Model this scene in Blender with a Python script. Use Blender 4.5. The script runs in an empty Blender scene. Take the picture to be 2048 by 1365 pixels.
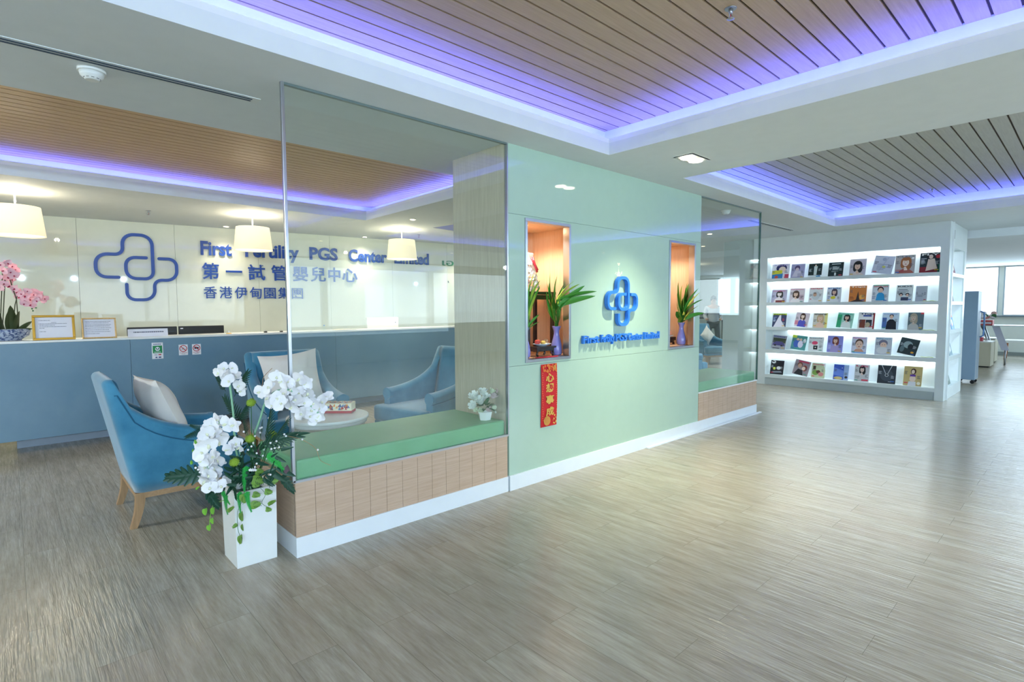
import bpy, math, random
from mathutils import Vector, Matrix
from mathutils.geometry import tessellate_polygon
random.seed(7)
SC = bpy.context.scene
COL = SC.collection
PI = math.pi
# ------------------------------------------------------------------ camera
# world frame: X runs along the feature wall, Y towards the reception desk, z up, metres
F_PX = 1085.2
YAW, PITCH, ROLL = math.radians(47.21), math.radians(-3.584), math.radians(0.263)
CAM_H = 1.45
def cam_axes():
    f = Vector((math.cos(PITCH)*math.cos(YAW), math.cos(PITCH)*math.sin(YAW), math.sin(PITCH)))
    r = Vector((math.sin(YAW), -math.cos(YAW), 0)); d = f.cross(r)
    c, s = math.cos(ROLL), math.sin(ROLL)
    return c*r+s*d, -s*r+c*d, f
CR, CD, CF = cam_axes()
cam = bpy.data.cameras.new('camera'); camo = bpy.data.objects.new('camera', cam); COL.objects.link(camo)
cam.sensor_width = 36.0; cam.lens = F_PX/2048*36; cam.clip_start = .05; cam.clip_end = 200
mw = Matrix((CR, -CD, -CF)).transposed().to_4x4(); mw.translation = Vector((0, 0, CAM_H)); camo.matrix_world = mw
SC.camera = camo
def at(px, py, ax, val):
    """measure a photo point (2048x1365) on the plane ax=val"""
    d = CR*((px-1024)/F_PX)+CD*((py-682.5)/F_PX)+CF; o = Vector((0, 0, CAM_H)); i = 'xyz'.index(ax)
    return o+d*((val-o[i])/d[i])
# ------------------------------------------------------------------ world and exposure
SC.view_settings.view_transform = 'Standard'; SC.view_settings.look = 'None'
SC.view_settings.exposure = 1.5; SC.view_settings.gamma = 1.0; SC.view_settings.use_curve_mapping = False
W = bpy.data.worlds.new('world'); SC.world = W; W.use_nodes = True
W.node_tree.nodes['Background'].inputs[0].default_value = (.80, .91, 1.0, 1); W.node_tree.nodes['Background'].inputs[1].default_value = 1.2
def area(name, loc, rot, sx, sy, power, col, spread=None):
    l = bpy.data.lights.new(name, 'AREA'); l.shape = 'RECTANGLE'; l.size = sx; l.size_y = sy; l.energy = power; l.color = col
    if spread: l.spread = math.radians(spread)
    o = bpy.data.objects.new(name, l); COL.objects.link(o); o.location = loc; o.rotation_euler = rot; return o
def spot(name, loc, power, col, ang=80, blend=.6, rot=(0, 0, 0), r=.05):
    l = bpy.data.lights.new(name, 'SPOT'); l.energy = power; l.color = col; l.spot_size = math.radians(ang); l.spot_blend = blend; l.shadow_soft_size = r
    o = bpy.data.objects.new(name, l); COL.objects.link(o); o.location = loc; o.rotation_euler = rot; return o
def point(name, loc, power, col, r=.05):
    l = bpy.data.lights.new(name, 'POINT'); l.energy = power; l.color = col; l.shadow_soft_size = r
    o = bpy.data.objects.new(name, l); COL.objects.link(o); o.location = loc; return o
COOL = (.62, .82, 1.0); NEUT = (.95, 1.0, .96); WARM = (1.0, .87, .66); VIOLET = (.22, .18, 1.0)
# daylight through the far windows and, weaker, through the windows behind the camera
area('daylight_far', (20.7, 2.0, 1.9), (0, math.radians(90), 0), 1.6, 12, 90, COOL)
area('daylight_rear', (3.0, -6.8, 1.7), (math.radians(90), 0, 0), 13, 1.9, 60, COOL)
# downlights: twin, reception and inner lounge, plus added unseen fill spots for the hall (x, y, watts, colour, cone)
DOWN = [(4.29, 2.39, 75, (1.0, .95, .68), 95), (4.29, -1.0, 60, NEUT, 150), (4.29, -3.6, 60, NEUT, 150), (1.0, -3.9, 70, COOL, 160), (-2.0, -3.9, 70, COOL, 160),
        (-3.7, -1.0, 70, COOL, 160), (-3.7, 2.0, 75, COOL, 160), (-3.7, 5.2, 110, NEUT, 150), (7.5, -3.9, 60, COOL, 160), (10.1, -1.6, 70, COOL, 150), (10.6, .6, 55, COOL, 150),
        (14.0, -1.5, 60, COOL, 160), (14.0, 2.0, 40, COOL, 160), (4.24, 6.63, 60, WARM, 140), (4.3, 4.4, 30, NEUT, 150),
        (-.6, 9.2, 22, WARM, 120), (2.48, 9.05, 22, WARM, 120), (4.64, 8.8, 22, WARM, 120), (6.6, 8.3, 40, (1, .9, .7), 120),
        (9.5, 7.5, 60, NEUT, 160), (13.0, 6.0, 60, NEUT, 160), (13.0, 10.0, 60, NEUT, 160), (8.9, 4.6, 50, NEUT, 150)]
for i, (x_, y_, p_, c_, a_) in enumerate(DOWN): spot('downlight', (x_, y_, 2.68), p_*(1.5 if y_ < 4 else 1), c_, a_, 1.0, r=(.02 if i == 0 else .07))
# added fill spots behind the camera, tilted towards the feature wall
for x_, p_ in ((-3.7, 170), (-2.3, 150), (-.9, 140), (9.8, 90)): spot('fill_spot', (x_, -4.6, 2.5), p_, COOL, 125, 1.0, rot=(math.radians(62), 0, math.radians(-24 if x_ < 5 else 8)), r=.05)
spot('fill_spot', (-4.1, 5.2, 2.45), 120, NEUT, 120, 1.0, rot=(math.radians(68), 0, math.radians(-90)), r=.05)  # added fill spot that brightens the wood pier
LED_POWER, NICHE = 9.0, 20.0
# ------------------------------------------------------------------ materials
def lin(h):
    if isinstance(h, str):
        h = h.lstrip('#'); v = [int(h[i:i+2], 16)/255 for i in (0, 2, 4)]
    else: v = list(h)
    return tuple((c/12.92 if c <= .04045 else ((c+.055)/1.055)**2.4) for c in v)+(1,)
MATS = {}
class N:
    """tiny node helper"""
    def __init__(s, name):
        s.m = bpy.data.materials.new(name); s.m.use_nodes = True; s.t = s.m.node_tree; s.b = s.t.nodes['Principled BSDF']; s.o = s.t.nodes['Material Output']
        s.tc = None
    def n(s, typ, **k):
        x = s.t.nodes.new(typ)
        for a, v in k.items(): setattr(x, a, v)
        return x
    def l(s, a, b): s.t.links.new(a, b)
    def coord(s, scale=(1, 1, 1), loc=(0, 0, 0), rot=(0, 0, 0), kind='Object'):
        tc = s.n('ShaderNodeTexCoord'); mp = s.n('ShaderNodeMapping')
        mp.inputs['Scale'].default_value = scale; mp.inputs['Location'].default_value = loc; mp.inputs['Rotation'].default_value = rot
        s.l(tc.outputs[kind], mp.inputs['Vector']); return mp.outputs[0]
    def noise(s, vec, scale, detail=4, rough=.5):
        x = s.n('ShaderNodeTexNoise'); x.inputs['Scale'].default_value = scale; x.inputs['Detail'].default_value = detail; x.inputs['Roughness'].default_value = rough
        s.l(vec, x.inputs['Vector']); return x.outputs['Fac']
    def ramp(s, fac, stops):
        x = s.n('ShaderNodeValToRGB'); e = x.color_ramp.elements
        while len(e) < len(stops): e.new(.5)
        for i, (p, c) in enumerate(stops): e[i].position = p; e[i].color = lin(c)
        s.l(fac, x.inputs[0]); return x.outputs[0]
    def mix(s, fac, a, b, mode='MIX'):
        x = s.n('ShaderNodeMix', data_type='RGBA', blend_type=mode)
        for sock, v in ((x.inputs[0], fac), (x.inputs[6], a), (x.inputs[7], b)):
            if isinstance(v, (int, float, tuple)): sock.default_value = v
            else: s.l(v, sock)
        return x.outputs[2]
    def bump(s, h, strength, dist=.01):
        x = s.n('ShaderNodeBump'); x.inputs['Strength'].default_value = strength; x.inputs['Distance'].default_value = dist
        s.l(h, x.inputs['Height']); s.l(x.outputs[0], s.b.inputs['Normal'])
def plain(name, col, rough=.5, metal=0, coat=0, spec=.5, emit=0, ecol=None, trans=0, alpha=1, sub=0):
    if name in MATS: return MATS[name]
    x = N(name); b = x.b
    v = x.noise(x.coord((1, 1, 1)), 9, 2)
    c = lin(col); x.l(x.mix(v, tuple(min(1, q*.965) for q in c[:3])+(1,), tuple(min(1, q*1.035) for q in c[:3])+(1,)), b.inputs['Base Color'])
    b.inputs['Roughness'].default_value = rough; b.inputs['Metallic'].default_value = metal
    b.inputs['Coat Weight'].default_value = coat; b.inputs['Specular IOR Level'].default_value = spec
    if trans: b.inputs['Transmission Weight'].default_value = trans
    if sub: b.inputs['Subsurface Weight'].default_value = sub; b.inputs['Subsurface Radius'].default_value = (.02, .02, .02)
    if emit: b.inputs['Emission Color'].default_value = lin(ecol or col); b.inputs['Emission Strength'].default_value = emit
    MATS[name] = x.m; return x.m
def wood(name, dark, light, axis='x', rough=.5, grain=1.0, coat=0):
    if name in MATS: return MATS[name]
    x = N(name); sc = {'x': (1.2, 22, 22), 'y': (22, 1.2, 22), 'z': (22, 22, 1.2)}[axis]
    g = x.noise(x.coord(tuple(q*grain for q in sc)), 3.0, 6, .65)
    x.l(x.ramp(g, [(.25, dark), (.75, light)]), x.b.inputs['Base Color']); x.b.inputs['Roughness'].default_value = rough
    x.b.inputs['Coat Weight'].default_value = coat
    x.bump(g, .15, .004); MATS[name] = x.m; return x.m
def fabric(name, dark, light, scale=7, rough=.85, sheen=.4):
    if name in MATS: return MATS[name]
    x = N(name); v = x.coord((1, 1, 1)); g = x.noise(v, scale, 6, .6); h = x.noise(v, 260, 2)
    x.l(x.ramp(g, [(.3, dark), (.7, light)]), x.b.inputs['Base Color']); x.b.inputs['Roughness'].default_value = rough
    x.b.inputs['Sheen Weight'].default_value = sheen; x.bump(h, .25, .002); MATS[name] = x.m; return x.m
def glass(name, tint=(.84, .95, .92), k=1.0, ior=1.5):
    x = N(name); t = x.t; t.nodes.remove(x.b)
    tr = x.n('ShaderNodeBsdfTransparent'); tr.inputs[0].default_value = tint+(1,)
    gl = x.n('ShaderNodeBsdfGlossy'); gl.inputs['Roughness'].default_value = 0; gl.inputs['Color'].default_value = (.95, 1, .98, 1)
    ge = x.n('ShaderNodeNewGeometry'); fr = x.n('ShaderNodeFresnel')
    mr = x.n('ShaderNodeMapRange'); mr.inputs[3].default_value = ior; mr.inputs[4].default_value = 1/ior
    x.l(ge.outputs['Backfacing'], mr.inputs[0]); x.l(mr.outputs[0], fr.inputs[0])
    ma = x.n('ShaderNodeMath', operation='MULTIPLY', use_clamp=True); ma.inputs[1].default_value = k; x.l(fr.outputs[0], ma.inputs[0])
    mx = x.n('ShaderNodeMixShader'); x.l(ma.outputs[0], mx.inputs[0]); x.l(tr.outputs[0], mx.inputs[1]); x.l(gl.outputs[0], mx.inputs[2])
    x.l(mx.outputs[0], x.o.inputs['Surface']); MATS[name] = x.m; return x.m
def emis(name, col, strength):
    x = N(name); x.t.nodes.remove(x.b); e = x.n('ShaderNodeEmission'); e.inputs[0].default_value = lin(col); e.inputs[1].default_value = strength
    x.l(e.outputs[0], x.o.inputs['Surface']); MATS[name] = x.m; return x.m
# floor: long vinyl planks running along Y, soft ripple in the varnish
def floor_mat():
    x = N('floor_planks')
    tc = x.n('ShaderNodeTexCoord'); sp = x.n('ShaderNodeSeparateXYZ'); x.l(tc.outputs['Object'], sp.inputs[0])
    ad = x.n('ShaderNodeMath', operation='ADD'); ad.inputs[1].default_value = 20*1.04-1.648; x.l(sp.outputs[1], ad.inputs[0])
    ax = x.n('ShaderNodeMath', operation='ADD'); ax.inputs[1].default_value = 40*.195; x.l(sp.outputs[0], ax.inputs[0])
    cb = x.n('ShaderNodeCombineXYZ'); x.l(ad.outputs[0], cb.inputs[0]); x.l(ax.outputs[0], cb.inputs[1])
    br = x.n('ShaderNodeTexBrick'); br.offset = .5; br.inputs['Brick Width'].default_value = 1.04; br.inputs['Row Height'].default_value = .195
    br.inputs['Scale'].default_value = 1; br.inputs['Mortar Size'].default_value = .0009; br.inputs['Mortar Smooth'].default_value = .2; br.inputs['Bias'].default_value = 0
    br.inputs['Color1'].default_value = (0, 0, 0, 1); br.inputs['Color2'].default_value = (1, 1, 1, 1); br.inputs['Mortar'].default_value = (.5, .5, .5, 1)
    x.l(cb.outputs[0], br.inputs['Vector'])
    # shift the grain from plank to plank
    mp = x.n('ShaderNodeVectorMath', operation='MULTIPLY_ADD'); x.l(br.outputs['Color'], mp.inputs[0]); mp.inputs[1].default_value = (7, 11, 0)
    sc = x.n('ShaderNodeVectorMath', operation='MULTIPLY'); x.l(tc.outputs['Object'], sc.inputs[0]); sc.inputs[1].default_value = (13, 1.25, 1); x.l(sc.outputs[0], mp.inputs[2])
    g = x.noise(mp.outputs[0], 1.5, 7, .62)
    g2 = x.noise(mp.outputs[0], 5.5, 5, .7)
    c1 = x.ramp(g, [(.30, FLOOR[0]), (.50, FLOOR[1]), (.68, FLOOR[2])])
    c2 = x.mix(.42, c1, x.ramp(g2, [(.3, FLOOR[0]), (.7, FLOOR[2])]))
    c3 = x.mix(x.ramp(br.outputs['Color'], [(0, '#000000'), (1, '#9c9c9c')]), c2, lin(FLOOR[3]))
    kn = x.n('ShaderNodeTexVoronoi'); kn.inputs['Scale'].default_value = 1.0; kv = x.coord((3.2, 1.1, 1)); x.l(kv, kn.inputs['Vector'])
    c4 = x.mix(x.ramp(kn.outputs['Distance'], [(.02, '#b0b0b0'), (.085, '#000000')]), c3, lin('#7d7260'))
    c5 = x.mix(br.outputs['Fac'], c4, lin('#756f60'))
    x.l(c5, x.b.inputs['Base Color'])
    x.l(x.ramp(g2, [(0, (.50, .50, .50)), (1, (.60, .60, .60))]), x.b.inputs['Roughness'])
    x.b.inputs['Roughness'].default_value = .3
    rr = x.n('ShaderNodeMapRange'); rr.inputs[3].default_value = .15; rr.inputs[4].default_value = .28; x.l(g2, rr.inputs[0]); x.l(rr.outputs[0], x.b.inputs['Roughness'])
    x.b.inputs['Specular IOR Level'].default_value = .55
    rp = x.noise(x.coord((24, 1.4, 1)), 1.9, 3, .6)
    ad2 = x.n('ShaderNodeMath', operation='MULTIPLY_ADD'); x.l(br.outputs['Fac'], ad2.inputs[0]); ad2.inputs[1].default_value = -.25; x.l(rp, ad2.inputs[2])
    x.bump(ad2.outputs[0], .38, .012)
    MATS['floor_planks'] = x.m; return x.m
FLOOR = ['#857e6d', '#a8a291', '#c0bbac', '#a08f7d']
# ------------------------------------------------------------------ mesh builder
class MB:
    def __init__(s): s.v = []; s.f = []; s.mi = []; s.sm = []
    def add(s, vs, fs, m=0, smooth=False):
        b = len(s.v); s.v += [tuple(v) for v in vs]
        for f in fs: s.f.append([b+i for i in f]); s.mi.append(m); s.sm.append(smooth)
        return s
    def box(s, x0, x1, y0, y1, z0, z1, m=0):
        x0, x1 = min(x0, x1), max(x0, x1); y0, y1 = min(y0, y1), max(y0, y1); z0, z1 = min(z0, z1), max(z0, z1)
        v = [(x, y, z) for z in (z0, z1) for y in (y0, y1) for x in (x0, x1)]
        return s.add(v, [(0, 2, 3, 1), (4, 5, 7, 6), (0, 1, 5, 4), (2, 6, 7, 3), (0, 4, 6, 2), (1, 3, 7, 5)], m)
    def lathe(s, prof, c=(0, 0, 0), n=24, m=0, smooth=True, cap=True, sx=1, sy=1):
        vs = []; fs = []
        for r, z in prof:
            for i in range(n): a = 2*PI*i/n; vs.append((c[0]+r*math.cos(a)*sx, c[1]+r*math.sin(a)*sy, c[2]+z))
        for j in range(len(prof)-1):
            for i in range(n): k = (i+1) % n; fs.append((j*n+i, j*n+k, (j+1)*n+k, (j+1)*n+i))
        s.add(vs, fs, m, smooth)
        if cap:
            b = len(s.v)-len(vs)
            s.f.append([b+i for i in range(n)][::-1]); s.mi.append(m); s.sm.append(False)
            s.f.append([b+(len(prof)-1)*n+i for i in range(n)]); s.mi.append(m); s.sm.append(False)
        return s
    def tube(s, pts, r, n=6, m=0, taper=None):
        pts = [Vector(p) for p in pts]; vs = []; fs = []; L = len(pts)
        t0 = (pts[1]-pts[0]).normalized(); up = Vector((0, 0, 1)) if abs(t0.z) < .9 else Vector((1, 0, 0))
        a = t0.cross(up).normalized()
        for i, p in enumerate(pts):
            t = (pts[min(i+1, L-1)]-pts[max(i-1, 0)]).normalized()
            a = (a-t*a.dot(t)).normalized(); b = t.cross(a)
            rr = r*(1 if taper is None else 1+(taper-1)*i/(L-1))
            for k in range(n): q = 2*PI*k/n; vs.append(p+a*math.cos(q)*rr+b*math.sin(q)*rr)
        for j in range(L-1):
            for k in range(n): kk = (k+1) % n; fs.append((j*n+k, j*n+kk, (j+1)*n+kk, (j+1)*n+k))
        fs.append(tuple(range(n))[::-1]); fs.append(tuple((L-1)*n+k for k in range(n)))
        return s.add(vs, fs, m, True)
    def ell(s, c, r, n=12, m=0, R=None):
        vs = []; fs = []; h = n//2
        for j in range(h+1):
            th = PI*j/h
            for i in range(n):
                a = 2*PI*i/n; p = Vector((r[0]*math.sin(th)*math.cos(a), r[1]*math.sin(th)*math.sin(a), r[2]*math.cos(th)))
                if R: p = R@p
                vs.append((c[0]+p.x, c[1]+p.y, c[2]+p.z))
        for j in range(h):
            for i in range(n): k = (i+1) % n; fs.append((j*n+i, (j+1)*n+i, (j+1)*n+k, j*n+k))
        return s.add(vs, fs, m, True)
    def prism(s, poly, z0, z1, m=0):
        n = len(poly); v = [(p[0], p[1], z0) for p in poly]+[(p[0], p[1], z1) for p in poly]
        return s.add(v, [tuple(range(n))[::-1], tuple(range(n, 2*n))]+[(i, (i+1) % n, n+(i+1) % n, n+i) for i in range(n)], m)
    def frame(s, u0, u1, v0, v1, w, d0, d1, ax='y', m=0):
        """rectangular frame in the plane across ax"""
        for a, b, c, d in ((u0, u1, v0, v0+w), (u0, u1, v1-w, v1), (u0, u0+w, v0+w, v1-w), (u1-w, u1, v0+w, v1-w)):
            if ax == 'y': s.box(a, b, d0, d1, c, d, m)
            else: s.box(d0, d1, a, b, c, d, m)
        return s
    def xf(s, M, start=0):
        for i in range(start, len(s.v)): s.v[i] = tuple(M@Vector(s.v[i]))
        return s
    def build(s, name, mats, parent=None, loc=None, bevel=0, rot=None, subd=0):
        me = bpy.data.meshes.new(name)
        v = s.v
        if loc is not None: v = [(a-loc[0], b-loc[1], c-loc[2]) for a, b, c in v]
        me.from_pydata(v, [], s.f); me.update()
        if not isinstance(mats, (list, tuple)): mats = [mats]
        for mm in mats: me.materials.append(mm)
        me.polygons.foreach_set('material_index', s.mi); me.polygons.foreach_set('use_smooth', s.sm)
        o = bpy.data.objects.new(name, me); COL.objects.link(o)
        if loc is not None: o.location = loc
        if parent:
            o.parent = parent
        if bevel:
            b = o.modifiers.new('bevel', 'BEVEL'); b.width = bevel; b.segments = 2; b.limit_method = 'ANGLE'; b.angle_limit = math.radians(40)
        if subd:
            b = o.modifiers.new('sub', 'SUBSURF'); b.levels = subd; b.render_levels = subd
        return o
def tag(o, label, cat, group=None, kind=None):
    o['label'] = label; o['category'] = cat
    if group: o['group'] = group
    if kind: o['kind'] = kind
    return o
def thing(name, label, cat, loc=(0, 0, 0), rz=0, group=None):
    o = bpy.data.objects.new(name, None); COL.objects.link(o); o.location = loc; o.rotation_euler = (0, 0, rz); o.empty_display_size = .1
    return tag(o, label, cat, group)
def struct(o): o['kind'] = 'structure'; return o
def copy_tree(o, parent=None):
    c = o.copy(); COL.objects.link(c); c.parent = parent
    for ch in list(o.children): copy_tree(ch, c)
    return c
def place(o, loc, rz=0, label=None, group=None, scale=None):
    o.location = loc; o.rotation_euler = (0, 0, rz)
    if label: o['label'] = label
    if group: o['group'] = group
    if scale: o.scale = scale
    return o
TXT = bpy.data.curves.new('lettering', 'FONT')
def text_geo(s, depth=.0, bold=0):
    """outline of a string in the built-in font, baseline at 0, as (verts, faces, (x0,x1,y0,y1))"""
    TXT.body = s; TXT.size = 1; TXT.extrude = depth; TXT.offset = bold; TXT.resolution_u = 3
    o = bpy.data.objects.new('t', TXT); COL.objects.link(o)
    dg = bpy.context.evaluated_depsgraph_get(); me = bpy.data.meshes.new_from_object(o.evaluated_get(dg))
    v = [tuple(p.co) for p in me.vertices]; f = [tuple(p.vertices) for p in me.polygons]
    bpy.data.meshes.remove(me); bpy.data.objects.remove(o)
    xs = [p[0] for p in v] or [0]; ys = [p[1] for p in v] or [0]
    return v, f, (min(xs), max(xs), min(ys), max(ys))
def text_on(mb, s, org, ux, uy, w=None, h=None, m=0, bold=0, depth=0, align='l', base=False):
    """put lettering into mb. org = lower left corner, ux/uy unit vectors, w/h target size"""
    v, f, (x0, x1, y0, y1) = text_geo(s, depth, bold)
    if not v: return
    if base: y0 = 0
    org, ux, uy = Vector(org), Vector(ux), Vector(uy); nn = ux.cross(uy)
    sy = (h/(y1-y0)) if h else None; sx = (w/(x1-x0)) if w else sy
    if sy is None: sy = sx
    mb.add([org+ux*((p[0]-x0)*sx)+uy*((p[1]-y0)*sy)+nn*p[2] for p in v], f, m)
# ================================================================== MATERIALS IN USE
M_ceil = plain('ceiling_paint', '#dbe2e6', .8)
M_wallw = plain('white_wall', '#dfe4dd', .7)
M_white = plain('white_lacquer', '#e9eeee', .35, coat=.2)
M_skirt = plain('skirting_white', '#e6edf2', .35)
M_green = plain('back_painted_glass', '#abc8b6', .5, coat=1.0, spec=.5); M_green.node_tree.nodes['Principled BSDF'].inputs['Coat Roughness'].default_value = .015
M_cream = plain('cream_painted_glass', '#d8dccc', .5, coat=1.0); M_cream.node_tree.nodes['Principled BSDF'].inputs['Coat Roughness'].default_value = .02
M_plank = wood('ceiling_oak', '#b79c82', '#ccb49b', 'x', .55)
M_plank2 = wood('ceiling_oak_warm', '#c09c70', '#d8b78a', 'x', .55)
M_groove = plain('groove_dark', '#4b4038', .9)
M_woodv = wood('veneer_vertical', '#aba48f', '#c4bfaa', 'z', .45)
M_bench = wood('bench_veneer', '#b79a80', '#cfb6a0', 'x', .5)
M_niche = wood('niche_veneer', '#d0a888', '#e4c3a4', 'z', .5)
M_chrome = plain('brushed_steel', '#b9bec6', .28, metal=1)
M_dark = plain('dark_gap', '#2c2f33', .7)
M_black = plain('black_lacquer', '#17131a', .3, coat=.3)
M_blackp = plain('black_plastic', '#141519', .35)
M_sign = plain('sign_blue', '#1646a0', .4)
M_signd = plain('sign_blue_bright', '#2a78dc', .4)
M_glass = glass('clear_glass', (.965, .992, .982), 1.0)
M_gedge = plain('glass_edge_green', '#4d6f66', .2)
M_lint = emis('violet_led', '#4a3cff', 4.0)
# ================================================================== SETTING
floor = MB().box(-4.5, 21.3, -7.2, 13.3, -.1, 0).build('floor', floor_mat()); tag(struct(floor), 'grey beige wood plank floor running through the whole hall', 'floor', kind='structure')
ZC = 2.695
def poly_ceiling(name, outer, holes, z0, z1, mat):
    loops = [outer]+holes; tess = tessellate_polygon([[Vector((p[0], p[1], 0)) for p in l] for l in loops])
    flat = [p for l in loops for p in l]; n = len(flat)
    mb = MB(); vs = [(p[0], p[1], z0) for p in flat]+[(p[0], p[1], z1) for p in flat]; fs = []
    for t in tess: fs.append(tuple(t)); fs.append(tuple(n+i for i in t))
    b = 0
    for l in loops:
        k = len(l)
        for i in range(k): j = (i+1) % k; fs.append((b+i, b+j, n+b+j, n+b+i))
        b += k
    mb.add(vs, fs); return mb.build(name, mat)
T1 = [(-3.2, -3.2), (3.68, -3.2), (3.68, 2.79), (-3.2, 2.79)]
T2 = [(4.87, -3.2), (8.95, -3.2), (9.62, 2.88), (4.87, 2.80)]
T3 = [(-2.6, 4.20), (3.76, 4.20), (3.80, 7.16), (-2.6, 6.78)]
T4 = [(5.1, 5.2), (8.2, 5.2), (8.2, 7.6), (4.93, 7.14)]
ce = poly_ceiling('ceiling', [(-4.5, -7.2), (21.3, -7.2), (21.3, 13.3), (-4.5, 13.3)], [T1, T2, T3, T4], ZC, ZC+.095, M_ceil)
tag(struct(ce), 'white plaster ceiling with four recessed light trays', 'ceiling', kind='structure')
# recessed plank ceilings above the trays, with lit ledges
def off(poly, d):
    cx = sum(p[0] for p in poly)/4; cy = sum(p[1] for p in poly)/4; r = []
    for x, y in poly: r.append((x+(d if x > cx else -d), y+(d if y > cy else -d)))
    return r
def tray(poly, mat, pitch, zc, label, short, gap=.013, y_ref=None):
    big = off(poly, .20); x0 = min(p[0] for p in big); x1 = max(p[0] for p in big); y0 = min(p[1] for p in big); y1 = max(p[1] for p in big)
    mb = MB(); y = y_ref-math.ceil((y_ref-y0)/pitch)*pitch
    def xl(y, side):
        a, b = (big[0], big[3]) if side == 0 else (big[1], big[2]); t = (y-a[1])/(b[1]-a[1]); return a[0]+(b[0]-a[0])*min(1, max(0, t))
    while y < y1:
        a, b = max(y+gap/2, y0), min(y+pitch-gap/2, y1)
        if b-a > .01:
            mb.prism([(xl(a, 0), a), (xl(a, 1), a), (xl(b, 1), b), (xl(b, 0), b)], zc, zc+.012, 0)
        y += pitch
    mb.box(x0, x1, y0, y1, zc+.010, zc+.03, 1)
    o = mb.build('ceiling', [mat, M_groove]); tag(struct(o), label, 'ceiling', kind='structure')
    # upstand on the ledge edge that hides the lamps, and the closing sides
    up = off(poly, .03); n = 4; vs = []; fs = []
    in_, out = off(poly, .012), off(poly, .034)
    for L in (in_, out):
        for z in (ZC+.09, ZC+.135): vs += [(p[0], p[1], z) for p in L]
    for i in range(4):
        j = (i+1) % 4; fs += [(i, j, 4+j, 4+i), (8+i, 8+j, 12+j, 12+i), (4+i, 4+j, 12+j, 12+i)]
    t = MB().add(vs, fs).build('trim_1', M_white); tag(struct(t), 'white upstand round '+label, 'trim', kind='structure')
    s = MB(); vs = [(p[0], p[1], ZC+.09) for p in big]+[(p[0], p[1], zc+.02) for p in big]
    s.add(vs, [(i, (i+1) % 4, 4+(i+1) % 4, 4+i) for i in range(4)])
    w = s.build('trim_1', M_ceil); tag(struct(w), 'white closing side of '+label, 'trim', kind='structure')
    # violet led tubes lying on the ledge, one per side
    led = off(poly, .10)
    for i in range(4):
        a, b = Vector(led[i]+(ZC+.105,)), Vector(led[(i+1) % 4]+(ZC+.105,))
        d = (b-a).normalized(); a += d*.04; b -= d*.04; nrm = Vector((0, 0, 1)).cross(d)*.014; m = MB()
        q = [a-nrm, b-nrm, b+nrm, a+nrm]; m.add([tuple(p) for p in q]+[tuple(p+Vector((0, 0, .02))) for p in q], [(0, 1, 2, 3)[::-1], (4, 5, 6, 7), (0, 1, 5, 4), (1, 2, 6, 5), (2, 3, 7, 6), (3, 0, 4, 7)])
        o = m.build('led_strip', M_led if True else None)
        side = ('rear', 'right', 'desk-side', 'left')[i]
        tag(o, 'violet light strip on the %s ledge, %s' % (side, short), 'light strip', 'violet strips in the ceiling trays')
M_led = emis('violet_led_strip', '#5a64ff', LED_POWER)
tray(T1, M_plank, .1195, 2.97, 'the big oak plank tray over the hall', 'big hall tray', y_ref=2.835)
tray(T2, wood('ceiling_oak_grey', '#a3a294', '#b9b9aa', 'x', .5), .1195, 2.97, 'the greyer plank tray in front of the magazine shelf', 'grey plank tray', y_ref=2.835)
tray(T3, M_plank2, .1, 2.92, 'the fine slatted tray over the lounge', 'lounge tray', gap=.012, y_ref=4.822)
tray(T4, M_plank2, .1, 2.92, 'the small tray beyond the wood pier', 'small tray by the pier', gap=.012, y_ref=4.822)
# drop in the ceiling beyond the magazine shelf
def S(name, mb, mat, label, cat='wall', **k): o = mb.build(name, mat, **k); return tag(struct(o), label, cat, kind='structure')
S('ceiling', MB().box(11.9, 21.2, -7.1, 4.4, 2.565, ZC), M_ceil, 'lower white ceiling over the window lounge', 'ceiling')
# outer walls
S('wall_left', MB().box(-4.5, -4.3, -7.2, 13.3, 0, ZC), M_wallw, 'white wall at the left end of the hall')
def wall_windows(name, x, ys, y0, y1, z0, z1, axis='x'):
    mb = MB(); a0 = y0
    for (p, q) in ys:
        mb.box(x, x+.25, a0, p, 0, ZC) if axis == 'x' else mb.box(a0, p, x, x+.25, 0, ZC)
        for (za, zb) in ((0, z0), (z1, ZC)):
            if zb-za > .005: mb.box(x, x+.25, p, q, za, zb) if axis == 'x' else mb.box(p, q, x, x+.25, za, zb)
        a0 = q
    mb.box(x, x+.25, a0, y1, 0, ZC) if axis == 'x' else mb.box(a0, y1, x, x+.25, 0, ZC)
    return mb
M_paneb = emis('bright_daylight_pane', '#f3fbff', 2.2)
wy = [(-6.6, -3.7), (-3.6, -.7), (-.6, 1.89), (1.99, 4.9), (5.0, 7.9), (8.0, 10.5)]
S('wall_right', wall_windows('w', 21.0, wy, -7.2, 13.3, 1.14, 2.56), M_wallw, 'pale wall below the far lounge windows')
def window(n, lab, x, a, b, z0, z1, axis='x'):
    r = thing('window_%d' % n, lab, 'window'); struct(r)
    f = MB().frame(a, b, z0, z1, .03, x+.02, x+.09, 'x' if axis == 'x' else 'y'); f.build('window_frame', plain('window_frame_grey', '#b3c0c8', .4), r)
    g = MB()
    if axis == 'x': g.box(x+.05, x+.056, a+.03, b-.03, z0+.03, z1-.03)
    else: g.box(a+.03, b-.03, x+.05, x+.056, z0+.03, z1-.03)
    g.build('window_pane', M_wpane, r); return r
M_wpane = glass('window_glass', (.97, .99, 1), .8)
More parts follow.
